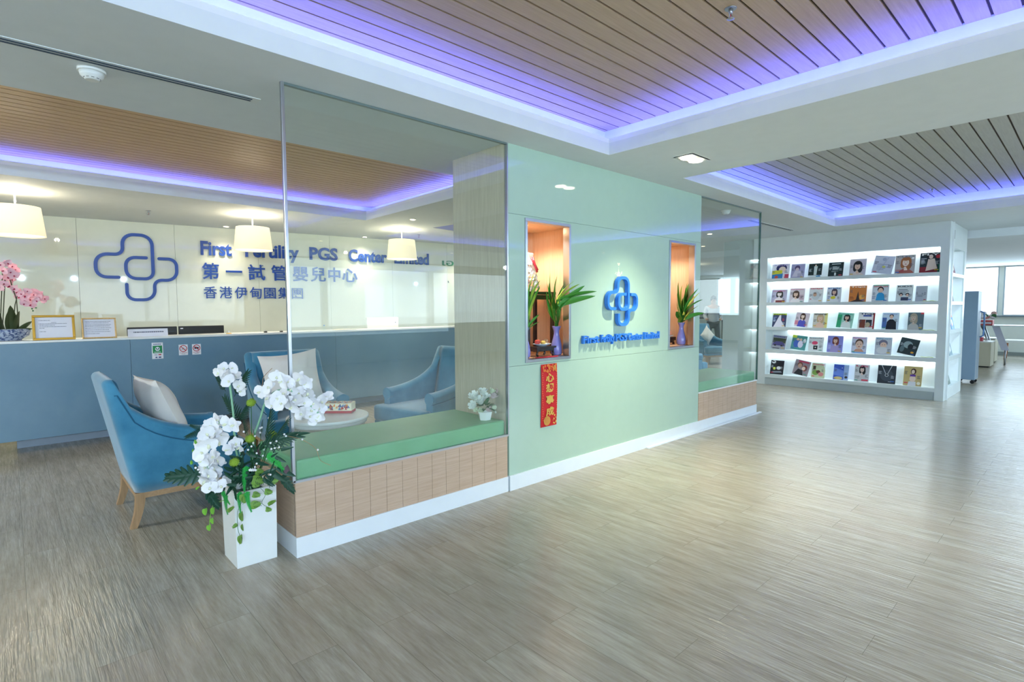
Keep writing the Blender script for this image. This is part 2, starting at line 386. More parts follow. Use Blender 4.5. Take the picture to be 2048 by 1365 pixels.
for i, (a, b) in enumerate(wy): window(i+1, ('window far behind, third from the reception side' if False else 'bright window %s of the far lounge wall' % ('at the rear end', 'second from the rear end', 'at the left, beside the grey cabinet,', 'at the centre right', 'fifth from the rear end', 'nearest the reception end')[i]), 21.0, a, b, 1.14, 2.56)
S('trim_1', MB().box(20.93, 21.0, -7, 13, 1.10, 1.14), plain('sill_grey', '#6b7880', .5), 'dark sill below the far windows', 'trim')
S('baseboard_right', MB().box(20.97, 21.0, -7, 13, 0, .1), plain('skirt_grey', '#8d9694', .5), 'grey baseboard under the far windows', 'baseboard')
wx = [(-3.5, -.6), (-.5, 2.6), (2.7, 5.8), (5.9, 9), (9.1, 12.2)]
S('wall_rear', wall_windows('w', -7.2, wx, -4.3, 21.0, .95, 2.5, 'y'), M_wallw, 'white wall behind the camera with wide windows')
for i, (a, b) in enumerate(wx): window(i+11, 'wide window %d in the wall behind the camera' % (i+1), -7.2+.08, a, b, .95, 2.5, 'y')
# reception back wall, slightly turned, in cream back-painted glass panels
BW = lambda x: 9.66-.14*x
BWA = math.atan(-.14); UX = Vector((math.cos(BWA), math.sin(BWA), 0)); NB = Vector((UX.y, -UX.x, 0))   # towards the room
mb = MB(); jx = [-4.3, -1.6, -.45, .729, 1.861, 2.99, 4.12, 5.25, 6.38, 8.4]
for a, b in zip(jx[:-1], jx[1:]):
    a2, b2 = a+.0015, b-.0015
    mb.prism([(a2, BW(a2)), (b2, BW(b2)), (b2, BW(b2)+.04), (a2, BW(a2)+.04)], 0, ZC, 0)
mb.prism([(-4.3, BW(-4.3)+.035), (8.4, BW(8.4)+.035), (8.4, BW(8.4)+.2), (-4.3, BW(-4.3)+.2)], 0, ZC, 1)
S('wall_back', mb, [M_cream, M_groove], 'glossy cream wall behind the reception desk')
S('wall_back', MB().box(8.4, 8.6, 8.2, 13.1, 0, ZC), M_wallw, 'return wall between the reception and the inner lounge')
S('wall_back', MB().box(8.4, 21.0, 13.1, 13.3, 0, ZC), M_wallw, 'back wall of the inner lounge')
S('wall_back', MB().box(10.30, 10.42, 4.42, 5.02, 0, ZC), plain('grey_panel', '#a9b6b4', .5), 'grey panel wall next to the magazine shelf')
# ---------------------------------------------------------------- feature wall between the two glazed benches
WY = 3.103; FY = WY+.03; BY = 3.78; X0, X1 = 2.835, 5.80
n1 = (3.035, 3.535, 1.025, 2.13); n2 = (5.155, 5.65, 1.01, 2.125)
mb = MB()
def panel(x0, x1, z0, z1): mb.box(x0, x1, WY, FY, z0, z1)
zj = [.12, .985, 2.17, ZC]; g = .001
panel(X0, n1[0], .12, .985-g); panel(n1[0], n1[1], .12, .985-g); panel(n1[1], n2[0], .12, .985-g); panel(n2[0], X1, .12, .985-g)
for (a, b) in ((X0, n1[0]), (n1[1], n2[0]), (n2[1], X1)): panel(a, b, .985+g, 2.17-g)
for n_ in (n1, n2): panel(n_[0], n_[1], .985+g, n_[2]); panel(n_[0], n_[1], n_[3], 2.17-g)
panel(X0, X1, 2.17+g, ZC)
S('wall_feature', mb, M_green, 'glossy pale green glass wall with blue logo and two niches')
mb = MB()
mb.box(X0, 2.94, FY, BY, 0, ZC); mb.box(3.74, 5.06, FY, BY, 0, ZC); mb.box(5.785, X1, FY, BY, 0, ZC)
for a, b in ((2.94, 3.74), (5.06, 5.785)): mb.box(a, b, FY, BY, 0, .985); mb.box(a, b, FY, BY, 2.19, ZC); mb.box(a, b, 3.745, BY, .985, 2.19)
S('wall_feature', mb, M_groove, 'core of the feature wall')
S('wall_feature', MB().box(X0-.012, X0, 3.13, BY, .43, ZC), M_woodv, 'light wood veneered end of the feature wall beside the near bench')
S('wall_feature', MB().box(X1, X1+.012, 3.13, BY, .43, ZC), M_woodv, 'light wood veneered end of the feature wall beside the far bench')
S('wall_feature', MB().box(X0, X1, BY, BY+.012, 0, ZC), M_woodv, 'wood veneered back of the feature wall facing the lounge')
S('baseboard_feature', MB().box(X0, 5.8, WY-.012, WY+.03, 0, .12), M_skirt, 'white baseboard along the green feature wall', 'baseboard')
S('trim_2', MB().box(4.72, 7.46, WY-.045, WY-.013, 0, .012), M_skirt, 'loose white floor strip along the far baseboard', 'trim')
# ---------------------------------------------------------------- niches
def niche(nm, o, ix0, ix1, label, inner_label):
    x0, x1, z0, z1 = o
    r = thing(nm, label, 'niche', ((x0+x1)/2, WY, z0)); L = Vector((-(x0+x1)/2, -WY, -z0)); T = Matrix.Translation(L)
    f = MB(); w = .022
    f.frame(x0-w, x1+w, z0-w, z1+w, w+.002, WY-.012, WY+.06, 'y'); f.xf(T); f.build('frame', M_chrome, r, bevel=.002)
    b = MB().box(ix0, ix1, 3.72, 3.74, z0-.03, 2.18); b.xf(T); b.build('back_panel', M_niche, r)
    for a in (ix0, ix1-.015): q = MB().box(a, a+.015, 3.14, 3.72, z0-.02, 2.18); q.xf(T); q.build('side_panel', M_niche, r)
    q = MB().box(ix0+.015, ix1-.015, 3.135, 3.72, 2.155, 2.18); q.xf(T); q.build('top_panel', M_niche, r)
    q = MB().box(ix0+.015, ix1-.015, 3.11, 3.72, z0-.025, z0-.003); q.xf(T); q.build('base_board', M_niche, r)
    cx = (ix0+ix1)/2-.05
    q = MB().lathe([(.045, 0), (.045, .006)], (cx, 3.42, 2.149), 20); q.xf(T); q.build('lamp', emis(nm+'_lamp', '#ffd9a6', 12), r)
    return cx
cx = niche('altar_niche', n1, 2.945, 3.735, 'steel framed lit niche at the left of the logo, red banner below', '')
spot('niche_lamp', (cx, 3.42, 2.14), NICHE, (1.0, .84, .64), 150, .5)
cx = niche('altar_niche', n2, 5.065, 5.782, 'steel framed lit niche at the right of the logo, nearer the shelf', '')
spot('niche_lamp', (cx, 3.42, 2.14), NICHE*.55, (1.0, .84, .64), 150, .5)
# ---------------------------------------------------------------- glazed benches
def bench(nm, xa, xb, lab, open_left):
    r = thing(nm, lab, 'bench', ((xa+xb)/2, (WY+BY)/2, 0)); T = Matrix.Translation((-(xa+xb)/2, -(WY+BY)/2, 0))
    m = MB(); n = max(4, round((xb-xa)/.1195)); w = (xb-xa)/n
    for i in range(n): m.box(xa+i*w+.0012, xa+(i+1)*w-.0012, WY+.003, WY+.02, .118, .43, 0)
    m.box(xa+.003, xb-.003, WY+.012, WY+.03, .118, .43, 1)
    m.xf(T); m.build('front_panel', [M_bench, M_groove], r)
    for a in ([xa, xb-.02] if True else []):
        e = MB().box(a, a+.02, WY+.03, BY-.02, .118, .43).xf(T); e.build('end_panel', M_benchy, r)
    e = MB().box(xa, xb, BY-.02, BY, .0, .43).xf(T); e.build('back_board', M_bench, r)
    e = MB().box(xa, xb, WY, BY, .43, .441).xf(T); e.build('seat_board', M_bench, r)
    e = MB().box(xa-.004, xb+.0, WY-.005, WY+.02, 0, .118).box(xa-.004, xa+.02, WY+.02, BY-.02, 0, .118).xf(T); e.build('plinth', M_skirt, r)
    return r
M_benchy = wood('bench_veneer_end', '#a9907a', '#c2aa94', 'y', .5)
bench('window_bench', 1.165, 2.822, 'wood clad bench with white plinth under the tall near glass', True)
bench('window_bench', 5.813, 7.385, 'wood clad bench with white plinth under the far glass, beside the shelf', False)
def cushion(x0, x1, lab, mat):
    y0, y1, z0, z1 = WY+.025, BY, .442, .565; m = MB(); m.box(x0, x1, y0, y1, z0, z1)
    o = m.build('bench_cushion', mat, loc=((x0+x1)/2, (y0+y1)/2, z0), bevel=.016); tag(o, lab, 'cushion')
    for p in o.data.polygons: p.use_smooth = False
M_cush = fabric('green_vinyl', '#6aa87c', '#76b488', 3, .42, .0)
cushion(1.185, 2.815, 'long green seat cushion on the near bench behind the tall glass', M_cush)
cushion(5.82, 7.37, 'green seat cushion on the far bench beside the magazine shelf', M_cush)
def screen(nm, xa, xb, z0, lab, thick, post_l, post_r):
    r = thing(nm, lab, 'glass screen', ((xa+xb)/2, WY, z0)); T = Matrix.Translation((-(xa+xb)/2, -WY, -z0))
    MB().box(xa+.012, xb-.012, WY+.004, WY+.014, z0+.008, ZC-.012).xf(T).build('glass_pane', M_glass, r)
    MB().box(xa, xb, WY-.002, WY+.02, ZC-.014, ZC-.001).xf(T).build('top_channel', plain('channel_grey', '#7f8f8f', .35, metal=.6), r)
    MB().box(xa, xb, WY-.004, WY+.02, z0-.004, z0+.010).xf(T).build('bottom_channel', M_chrome if post_l else M_white, r)
    if post_l: MB().box(xa-.004, xa+.014, WY-.004, WY+.02, z0, ZC).xf(T).build('post', M_chrome, r, bevel=.002)
    if post_r: MB().box(xb-.008, xb+.004, WY-.004, WY+.02, z0, ZC).xf(T).build('post', M_chrome if post_l else M_gedge, r, bevel=.001)
    return r
screen('glass_screen', 1.155, 2.832, .445, 'tall clear glass panel with steel posts above the near bench', 1, True, True)
screen('glass_screen', 5.80, 7.39, .445, 'clear glass panel above the far bench, left of the magazine shelf', 1, False, True)
# ---------------------------------------------------------------- reception desk
M_desk = N('desk_blue_glass')
v = M_desk.coord((1, 1, 1)); M_desk.l(M_desk.ramp(M_desk.noise(v, 1.6, 7, .62), [(.25, '#587e99'), (.75, '#6e90a5')]), M_desk.b.inputs['Base Color'])
M_desk.b.inputs['Roughness'].default_value = .32; M_desk.b.inputs['Coat Weight'].default_value = .25; M_desk.b.inputs['Coat Roughness'].default_value = .05; M_desk = M_desk.m
r = thing('reception_desk', 'long blue fronted reception desk with white top in front of the lettered wall', 'desk', (2.4, 7.6, 0)); T = Matrix.Translation((-2.4, -7.6, 0))
DX0, DX1 = -1.4, 6.6; m = MB(); xs = [-1.4, .96, 3.32, 5.68, 6.6]
for a, b in zip(xs[:-1], xs[1:]): m.box(a+.0015, b-.0015, 7.20, 7.23, .15, 1.112)
m.xf(T).build('front_panel', M_desk, r)
MB().box(DX0, DX1, 7.19, 7.60, 1.113, 1.136).xf(T).build('ledge', M_white, r, bevel=.003)
MB().box(DX0, DX1, 7.23, 7.26, .15, 1.11).box(DX0, DX1, 7.26, 7.62, .15, .18).xf(T).build('carcass', M_white, r)
MB().box(0.0, DX1, 7.60, 7.66, 0, .15).xf(T).build('toe_kick', plain('toe_kick_grey', '#a9b7c8', .35), r)
MB().box(DX0, DX1, 7.60, 8.15, .70, .735).xf(T).build('worktop', M_white, r)
MB().box(DX0, DX1, 7.57, 7.60, .18, 1.112).xf(T).build('inner_panel', M_white, r)
for a in (DX0, 2.6, DX1-.03): MB().box(a, a+.03, 7.665, 8.12, 0, .70).xf(T).build('support', M_white, r)
MB().box(1.64, 1.68, 7.592, 7.60, .05, .075).xf(T).build('floor_socket', M_dark, r)
# ================================================================== CEILING FITTINGS
M_glow = emis('lamp_glow', '#fff6dd', 5); M_glowc = emis('lamp_glow_warm', '#ffe9bd', 5)
M_fit = plain('fitting_white', '#e8ebea', .5)
r = thing('twin_downlight', 'square recessed twin downlight in the ceiling near the green wall', 'ceiling light', (4.29, 2.39, ZC))
MB().frame(-.15, .15, -.09, .09, .014, -.006, .0, 'y').xf(Matrix.Rotation(-PI/2, 4, 'X')).build('trim_frame', M_fit, r)
MB().box(-.136, .136, -.076, .076, -.003, -.0015).build('housing', plain('housing_grey', '#cfd2cf', .5), r)
for s in (-1, 1): MB().lathe([(.058, -.012), (.058, -.0035)], (s*.066, 0, 0), 20).build('lamp', M_glow, r)
def downlight(x, y, lab, rr=.045, g='small round recessed ceiling lights', z=None):
    o = MB().lathe([(rr, -.008), (rr*1.05, -.001)], (0, 0, 0), 18, 0); o.lathe([(rr*.78, -.011), (rr*.78, -.0085)], (0, 0, 0), 18, 1)
    ob = o.build('downlight', [M_fit, M_glowc]); ob.location = (x, y, (z or ZC)-.0005); tag(ob, lab, 'ceiling light', g)
for i, (x, y, *_r) in enumerate(DOWN[1:]):  # round fittings of the hall fill spots are added too
    where = ['added as fill behind the camera under the big tray edge', 'added as fill in the rear right corner of the hall', 'added as fill behind the camera at the centre', 'added as fill behind the camera at the left', 'added as fill left of the big tray', 'added as fill far left by the left wall', 'added as fill at the left end of the lounge', 'added as fill behind the grey tray',
             'added as fill right of the grey tray', 'added as fill in front of the grey cabinet', 'added as fill over the window lounge, rear', 'added as fill over the window lounge near the cabinets', 'above the wall text behind the pier', 'added as fill behind the feature wall',
             'above the pink orchids', 'above the word after First', 'right of the middle lettering', 'above the green Thai lettering', 'over the inner lounge, first', 'over the inner lounge, second', 'over the inner lounge, farthest', 'behind the far bench'][i]
    downlight(x, y, 'small round ceiling light '+where, z=(2.565 if 11.9 < x < 21 and y < 4.4 else ZC))
def slot(x0, x1, y, lab, w=.085):
    r = thing('slot_diffuser', lab, 'air vent', ((x0+x1)/2, y, ZC)); h = (x1-x0)/2
    MB().box(-h-.04, h+.04, -w/2, w/2, -.004, 0).build('flange', plain('slot_white', '#d9dfe0', .5), r)
    for q in (-.016, .016): MB().box(-h, h, q-.007, q+.007, -.0065, -.004).build('slot', plain('slot_dark', '#3e5064', .7), r)
slot(-1.6, 1.12, 3.49, 'long two slot air vent in the ceiling at the upper left'); slot(7.95, 9.55, 3.50, 'two slot air vent above the far bench')
r = thing('smoke_detector', 'white round smoke detector on the ceiling at the left', 'smoke detector', (.374, 3.615, ZC))
MB().lathe([(.062, -.018), (.062, 0)], (0, 0, 0), 28).build('base', M_fit, r); MB().lathe([(.028, -.056), (.034, -.050), (.05, -.036), (.055, -.018)], (0, 0, 0), 28).build('dome', M_fit, r)
m = MB()
for k in range(10): a = 2*PI*k/10; m.box(-.006, .006, .0345, .037, -.049, -.043, 0); m.xf(Matrix.Rotation(2*PI/10, 4, 'Z'))
m.build('sensor_slots', M_dark, r)
r = thing('smoke_detector', 'white round smoke detector over the far bench', 'smoke detector', (6.9, 3.35, ZC))
MB().lathe([(.062, -.018), (.062, 0)], (0, 0, 0), 20).build('base', M_fit, r); MB().lathe([(.028, -.056), (.034, -.050), (.05, -.036), (.055, -.018)], (0, 0, 0), 20).build('dome', M_fit, r)
def sprinkler(x, y, z, lab):
    r = thing('sprinkler', lab, 'sprinkler', (x, y, z), 0, 'ceiling sprinklers')
    MB().lathe([(.028, -.004), (.030, 0)], (0, 0, 0), 18).lathe([(.009, -.028), (.011, -.004)], (0, 0, 0), 10).build('body', M_chrome, r)
    m = MB(); m.tube([(-.009, 0, -.022), (-.016, 0, -.036), (-.004, 0, -.05)], .0022, 5); m.tube([(.009, 0, -.022), (.016, 0, -.036), (.004, 0, -.05)], .0022, 5)
    m.lathe([(.004, -.056), (.019, -.053), (.019, -.0515), (.004, -.05)], (0, 0, 0), 14, cap=True); m.build('deflector', M_chrome, r)
    MB().tube([(0, 0, -.028), (0, 0, -.049)], .0022, 6).build('bulb', plain('red_glass', '#c02430', .1), r)
sprinkler(2.78, 1.345, 2.97, 'chrome sprinkler in the big plank tray at the top of the view'); sprinkler(8.95, 1.55, 2.97, 'sprinkler in the grey plank tray')
sprinkler(1.362, 8.26, ZC, 'sprinkler above the big blue logo'); sprinkler(5.2, 7.95, ZC, 'sprinkler right of the third pendant lamp')
# ================================================================== PENDANT LAMPS
M_shade = emis('lit_lamp_shade', '#fff2cf', .6)
x = N('lit_lamp_shade_cloth'); x.b.inputs['Base Color'].default_value = lin('#f6ecd0'); x.b.inputs['Roughness'].default_value = .9; x.b.inputs['Emission Color'].default_value = lin('#fff0c4'); x.b.inputs['Emission Strength'].default_value = .22; M_shade = x.m
M_diff = emis('lamp_diffuser', '#fff3d2', .8)
def pendant(loc, lab, g='pendant lamps over the reception desk', ztop=-.17, zbot=-.475, r0=.205, r1=.238, pw=26):
    r = thing('pendant_lamp', lab, 'lamp', loc, 0, g)
    MB().lathe([(.052, -.022), (.055, 0)], (0, 0, 0), 24).build('canopy', M_fit, r)
    MB().tube([(0, 0, -.02), (0, 0, ztop+.0)], .008, 8).build('rod', M_fit, r)
    m = MB(); n = 40; prof = [(r1, zbot), (r0, ztop), (r0-.004, ztop), (r1-.004, zbot)]
    m.lathe(prof, (0, 0, 0), n, cap=False); m.add([], []); b = 3*n
    for i in range(n): k = (i+1) % n; m.f.append([b+i, b+k, k, i]); m.mi.append(0); m.sm.append(True)
    shd = m.build('lamp_shade', M_shade, r)
    MB().lathe([(r1-.006, zbot+.012), (r1-.006, zbot+.016)], (0, 0, 0), n).build('diffuser', M_diff, r)
    m = MB()
    for k in range(3): a = 2*PI*k/3; m.tube([(0, 0, ztop-.01), (math.cos(a)*(r0-.006), math.sin(a)*(r0-.006), ztop-.01)], .003, 5)
    m.build('spider', M_chrome, shd)
    point('pendant_glow', (loc[0], loc[1], loc[2]+ztop-.012+.05), pw*.2, WARM, .03)
    spot('pendant_beam', (loc[0], loc[1], loc[2]+zbot-.01), pw, WARM, 165, 1, r=.12)
pendant((.10, 7.74, ZC), 'lit drum pendant lamp at the left, over the pink orchids'); pendant((2.44, 7.72, ZC), 'lit drum pendant lamp covering part of the word Fertility'); pendant((4.65, 7.60, ZC), 'lit drum pendant lamp nearest the wood pier, before Limited')
# ================================================================== LOGO AND LETTERING
def fillet(pts, rs, seg=8):
    out = [Vector(pts[0])]
    for i in range(1, len(pts)-1):
        p, a, b = Vector(pts[i]), Vector(pts[i-1]), Vector(pts[i+1]); r_ = rs[i-1] if isinstance(rs, list) else rs
        u, w = (a-p), (b-p); d = min(r_, u.length*.499, w.length*.499); u.normalize(); w.normalize(); s, e = p+u*d, p+w*d
        for k in range(seg+1): t = k/seg; out.append(s*(1-t)**2*1+p*2*t*(1-t)+e*t*t) if False else out.append(arc(s, p, e, t))
    out.append(Vector(pts[-1])); return out
def arc(s, p, e, t):
    q = s*(1-t)*(1-t)+p*(2*t*(1-t)*.82)+e*t*t; wsum = (1-t)*(1-t)+2*t*(1-t)*.82+t*t; return q/wsum
LP1 = fillet([(-.46, -.30), (-.98, -.30), (-.98, .36), (-.34, .36), (-.34, .95), (.38, .95), (.38, -.33), (-.28, -.33), (-.28, .29), (.22, .29)], [.32, .30, .2, .3, .3, .22, .27, .27])
LP2 = fillet([(.54, .28), (.98, .28), (.98, -.36), (.40, -.36), (.40, -.95), (-.28, -.95), (-.28, -.5)], [.3, .3, .2, .3, .3])
def ribbon(mb, pts, w, org, ux, uy, nn, s, d0, d1, cap=True, rnd=True):
    """flat band of width w along a polyline, between depths d0 and d1 from the wall"""
    P = [Vector(p)*s for p in pts]; w = w*s
    if rnd:
        def endc(p, q):
            d = (p-q).normalized(); n = Vector((-d.y, d.x)); return [p+d*w/2*math.sin(a)+n*w/2*math.cos(a) for a in [PI*k/6 for k in range(7)]]
    L, R = [], []
    for i, p in enumerate(P):
        t = (P[min(i+1, len(P)-1)]-P[max(i-1, 0)]).normalized(); n = Vector((-t.y, t.x)); L.append(p+n*w/2); R.append(p-n*w/2)
    poly = L+(endc(P[-1], P[-2])[1:-1] if rnd else [])+R[::-1]+(endc(P[0], P[1])[1:-1] if rnd else [])
    n = len(poly); k = len(L); tri = tessellate_polygon([[Vector((p.x, p.y, 0)) for p in poly]])
    def W3(p, d): return org+ux*p.x+uy*p.y+nn*d
    vs = [W3(p, d0) for p in poly]+[W3(p, d1) for p in poly]
    fs = [tuple(t) for t in tri]+[tuple(n+i for i in t) for t in tri]+[(i, (i+1) % n, n+(i+1) % n, n+i) for i in range(n)]
    mb.add(vs, fs)
UZ = Vector((0, 0, 1))
cxl = 1.395; org = Vector((cxl, BW(cxl), 2.045))
r = thing('wall_logo', 'large blue rounded cross logo on the cream reception wall', 'logo', org)
for nm, P in (('outline', LP1), ('outline', LP2)):
    m = MB(); ribbon(m, P, .088, Vector((0, 0, 0)), UX, UZ, NB, .49, .004, .03); m.build(nm, M_sign, r)
org = Vector((4.262, WY, 1.50))
r = thing('wall_logo', 'small bright blue cross logo standing off the green wall', 'logo', org)
for P in (LP1, LP2):
    m = MB(); ribbon(m, P, .12, Vector((0, 0, 0)), Vector((1, 0, 0)), UZ, Vector((0, -1, 0)), .232, .012, .05, rnd=False); m.build('outline', M_signd, r)
for a, b in ((-.225, -.0), (.088, .1), (-.0, -.215)): MB().box(a-.004, a+.004, -.012, 0, b-.004, b+.004).build('spacer', M_chrome, r)
def lettering(words, z, h, label, grp, org_f, ux, nn, mat, depth, bold, stand=.004, spread=False, nm='wall_lettering', up=1.0):
    """words: (string, x0, x1) in wall X; one child per character"""
    x0 = words[0][1]; o = org_f(x0); o.z = z; r = thing(nm, label, 'lettering', o, 0, grp)
    for w, a, b in words:
        pa, pb = org_f(a), org_f(b); L = (pb-pa).length; v, f, bb = text_geo(w, 0, bold); full = bb[1]-bb[0]; sx = L/full
        capv = text_geo('F' if w.isascii() else w, 0, bold)[2]; sy = h/(capv[3]-max(0, capv[2]) if w.isascii() else text_geo('中', 0, bold)[2][3]-text_geo('中', 0, bold)[2][2]); basey = 0 if w.isascii() else text_geo('中', 0, bold)[2][2]
        # place each character with the advance measured on growing prefixes
        for i, chh in enumerate(w):
            if chh == ' ': continue
            cv, cf, cb = text_geo(chh, depth/2/ sx if False else 0, bold)
            pre = text_geo(w[:i+1], 0, bold)[2][1]-(cb[1])
            mb = MB(); n = len(cv); ext = []
            base = (pa-o); base.z = 0
            for dd in (stand, stand+depth):
                ext += [base+ux*((p[0]+pre-bb[0])*sx)+UZ*((p[1]-basey)*sy)+nn*dd for p in cv]
            # side walls along boundary edges
            from collections import Counter
            ec = Counter(); ed = {}
            for ff in cf:
                for q in range(len(ff)):
                    e = (ff[q], ff[(q+1) % len(ff)]); kx = tuple(sorted(e)); ec[kx] += 1; ed[kx] = e
            fs = [tuple(ff) for ff in cf]+[tuple(n+q for q in ff) for ff in cf]
            for kx, c in ec.items():
                if c == 1: e = ed[kx]; fs.append((e[0], e[1], n+e[1], n+e[0]))
            mb.add(ext, fs); mb.build('letter', mat, r)
    return r
bwf = lambda x: Vector((x, BW(x), 0)); fwf = lambda x: Vector((x, WY, 0))
lettering([('First', 2.19, 2.61), ('Fertility', 2.80, 3.61), ('PGS', 3.78, 4.25), ('Center', 4.44, 5.14), ('Limited', 5.29, 5.98)], 2.275, .205, 'blue raised sign First Fertility PGS Center Limited behind the desk', None, bwf, UX, NB, M_sign, .02, .03)
zh1 = '第一試管嬰兒中心'; xs = [(2.198, 2.427), (2.52, 2.748), (2.834, 3.083), (3.173, 3.426), (3.504, 3.75), (3.79, 4.04), (4.083, 4.289), (4.323, 4.589)]
lettering([(c, a, b) for c, (a, b) in zip(zh1, xs)], 1.90, .25, 'blue raised Chinese lettering, larger row under the English name', None, bwf, UX, NB, M_sign, .018, .014)
zh2 = '香港伊甸園集團'; st = (3.68-2.197)/7
r = lettering([(c, 2.197+i*st+.012, 2.197+(i+1)*st-.022) for i, c in enumerate(zh2)], 1.605, .185, 'blue raised Chinese lettering, smaller lowest row on the wall', None, bwf, UX, NB, M_sign, .014, .006)
M_tg = plain('sign_green', '#1c7a4a', .4)
lettering([('เอ', 6.27, 6.52)], 2.26, .15, 'small green Thai lettering beside the wood pier', None, bwf, UX, NB, M_tg, .01, .01)
lettering([('เ', 6.39, 6.42)], 1.93, .06, 'tiny dark line of lettering below the green Thai lettering', None, bwf, UX, NB, plain('sign_dark', '#314a52', .4), .006, .01)
lettering([('First', 3.70, 3.925), ('Fertility', 3.955, 4.15), ('PGS', 4.175, 4.35), ('Center', 4.375, 4.62), ('Limited', 4.65, 4.92)], 1.125, .068, 'bright blue deep lettering under the small logo on green', None, fwf, Vector((1, 0, 0)), Vector((0, -1, 0)), M_signd, .026, .022, stand=.008)
# flame-like cream sticker above the small logo
r = thing('wall_sticker', 'small cream flower and crown sticker above the small blue logo', 'sticker', (4.25, WY-.001, 1.74)); m = MB(); M_stk = plain('sticker_cream', '#eef3d8', .6)
def disc(mb, x, z, rr, n=8, y=-.0005):
    mb.add([(x+rr*math.cos(2*PI*k/n), y, z+rr*math.sin(2*PI*k/n)) for k in range(n)], [tuple(range(n))])
for (a, b, q) in ((0, .105, .012), (-.012, .115, .009), (.012, .115, .009), (0, .075, .004), (0, .06, .005), (0, .045, .008), (-.014, .03, .008), (.014, .03, .008), (0, .028, .008), (-.024, .014, .009), (.024, .014, .009), (0, .012, .011), (-.04, .03, .006), (.045, .026, .010), (.05, .038, .007), (-.052, .018, .006), (-.02, 0, .008), (.02, 0, .008), (.008, .0, .007), (-.008, -.002, .007)): disc(m, a, b, q)
m.build('print', M_stk, r)
# ================================================================== THINGS ON AND BEHIND THE DESK
DT = 1.1362
M_gold = plain('gold_frame', '#c79a3c', .35, metal=.7); M_goldl = plain('gold_light', '#dcb878', .4, metal=.5); M_paper = plain('paper', '#e8eaf5', .7); M_inkg = plain('ink_grey', '#6f7488', .8)
def certificate(x0, x1, h, lab, mat, bw_, lines, deco):
    r = thing('certificate_frame', lab, 'picture frame', ((x0+x1)/2, 7.235, DT)); hw = (x1-x0)/2; tl = Matrix.Rotation(math.radians(-9), 4, 'X')
    fm = MB().frame(-hw, hw, 0, h, bw_, -.012, .012, 'y').xf(tl).build('moulding', mat, r, bevel=.003)
    pp = MB().box(-hw+bw_, hw-bw_, .003, .008, bw_, h-bw_).xf(tl).build('paper', M_paper, r)
    m = MB()
    for (u, ln, v) in lines:
        k = 0.0; random.seed(int(v*1000))
        while k < ln:
            s_ = random.uniform(.004, .016); m.box(-hw+u+k, -hw+u+min(ln, k+s_), .0015, .003, v, v+.0045); k += s_+.003
    m.xf(tl).build('writing', M_inkg, pp)
    if deco:
        m = MB(); n = 22
        for i in range(n): m.ell((-hw+(i+.5)*2*hw/n, -.012, h-.008), (.008, .004, .006), 6); m.ell((-hw+(i+.5)*2*hw/n, -.012, .008), (.008, .004, .006), 6)
        for i in range(12):
            for s in (-1, 1): m.ell((s*(hw-.007), -.012, (i+.5)*h/12), (.006, .004, .008), 6)
        m.xf(tl).build('beading', plain('gold_bead', '#e6c58c', .4, metal=.4), fm)
    MB().add([(-.02, .03, h*.7), (.02, .03, h*.7), (.03, .10, 0), (-.03, .10, 0), (-.02, .034, h*.7), (.02, .034, h*.7), (.03, .104, 0), (-.03, .104, 0)], [(0, 1, 2, 3), (4, 7, 6, 5), (0, 4, 5, 1), (2, 6, 7, 3), (0, 3, 7, 4), (1, 5, 6, 2)]).build('easel_back', M_black, r)
certificate(.165, .50, .255, 'gold framed certificate on the desk next to the pink orchids', M_gold, .022, [(.05, .09, .2), (.05, .22, .165), (.055, .12, .15), (.055, .21, .135), (.055, .04, .12), (.055, .05, .085)], False)
certificate(.555, .85, .22, 'slimmer light gold beaded certificate frame on the desk', M_goldl, .014, [(.03, .22, .18), (.03, .2, .165), (.03, .22, .145), (.03, .21, .13), (.03, .22, .11), (.03, .2, .09), (.03, .21, .07), (.03, .12, .05)], True)
r = thing('paper_notice', 'white folded paper notice standing on the desk before the monitors', 'notice', (1.15, 7.30, DT))
MB().box(-.19, .19, -.002, .0, 0, .088).xf(Matrix.Rotation(math.radians(-12), 4, 'X')).box(-.19, .19, .03, .032, 0, .08).build('sheet', M_paper, r)
m = MB(); k = -.14
while k < .14: s_ = random.uniform(.006, .02); m.box(k, k+s_, -.0035, -.0022, .045, .058); k += s_+.003
m.xf(Matrix.Rotation(math.radians(-12), 4, 'X')).build('writing', M_inkg, r)
def monitor(x0, x1, z1, lab, mat, y=7.95, h=.34, back=False):
    r = thing('computer_monitor', lab, 'monitor', ((x0+x1)/2, y, .7355)); hw = (x1-x0)/2; zt = z1-.7355
    MB().box(-hw, hw, -.02, .02, zt-h, zt).build('housing', mat, r, bevel=.006)
    MB().box(-hw+.012, hw-.012, .0205, .0225, zt-h+.015, zt-.012).build('screen', M_dark, r)
    MB().box(-.03, .03, -.035, -.021, .01, zt-h+.12).build('stand', mat, r); MB().box(-.11, .11, -.11, .06, 0, .012).build('foot', mat, r, bevel=.004)
    return r
r = monitor(1.035, 1.556, 1.225, 'black monitor behind the white paper notice', M_blackp); MB().box(-.05, .24, -.0225, -.0205, .42, .435).build('glare_strip', plain('black_gloss', '#2a2f38', .1), r)
r = monitor(1.575, 2.10, 1.225, 'black monitor behind the desk, second from the left', M_blackp); MB().box(-.245, -.215, -.0225, -.0205, .455, .468).build('badge', M_paper, r)
r = monitor(4.19, 4.76, 1.29, 'white monitor back showing above the desk near the third lamp', plain('white_plastic', '#ebe9e2', .35)); MB().box(.22, .235, -.0225, -.0205, .46, .48).build('badge', M_inkg, r)
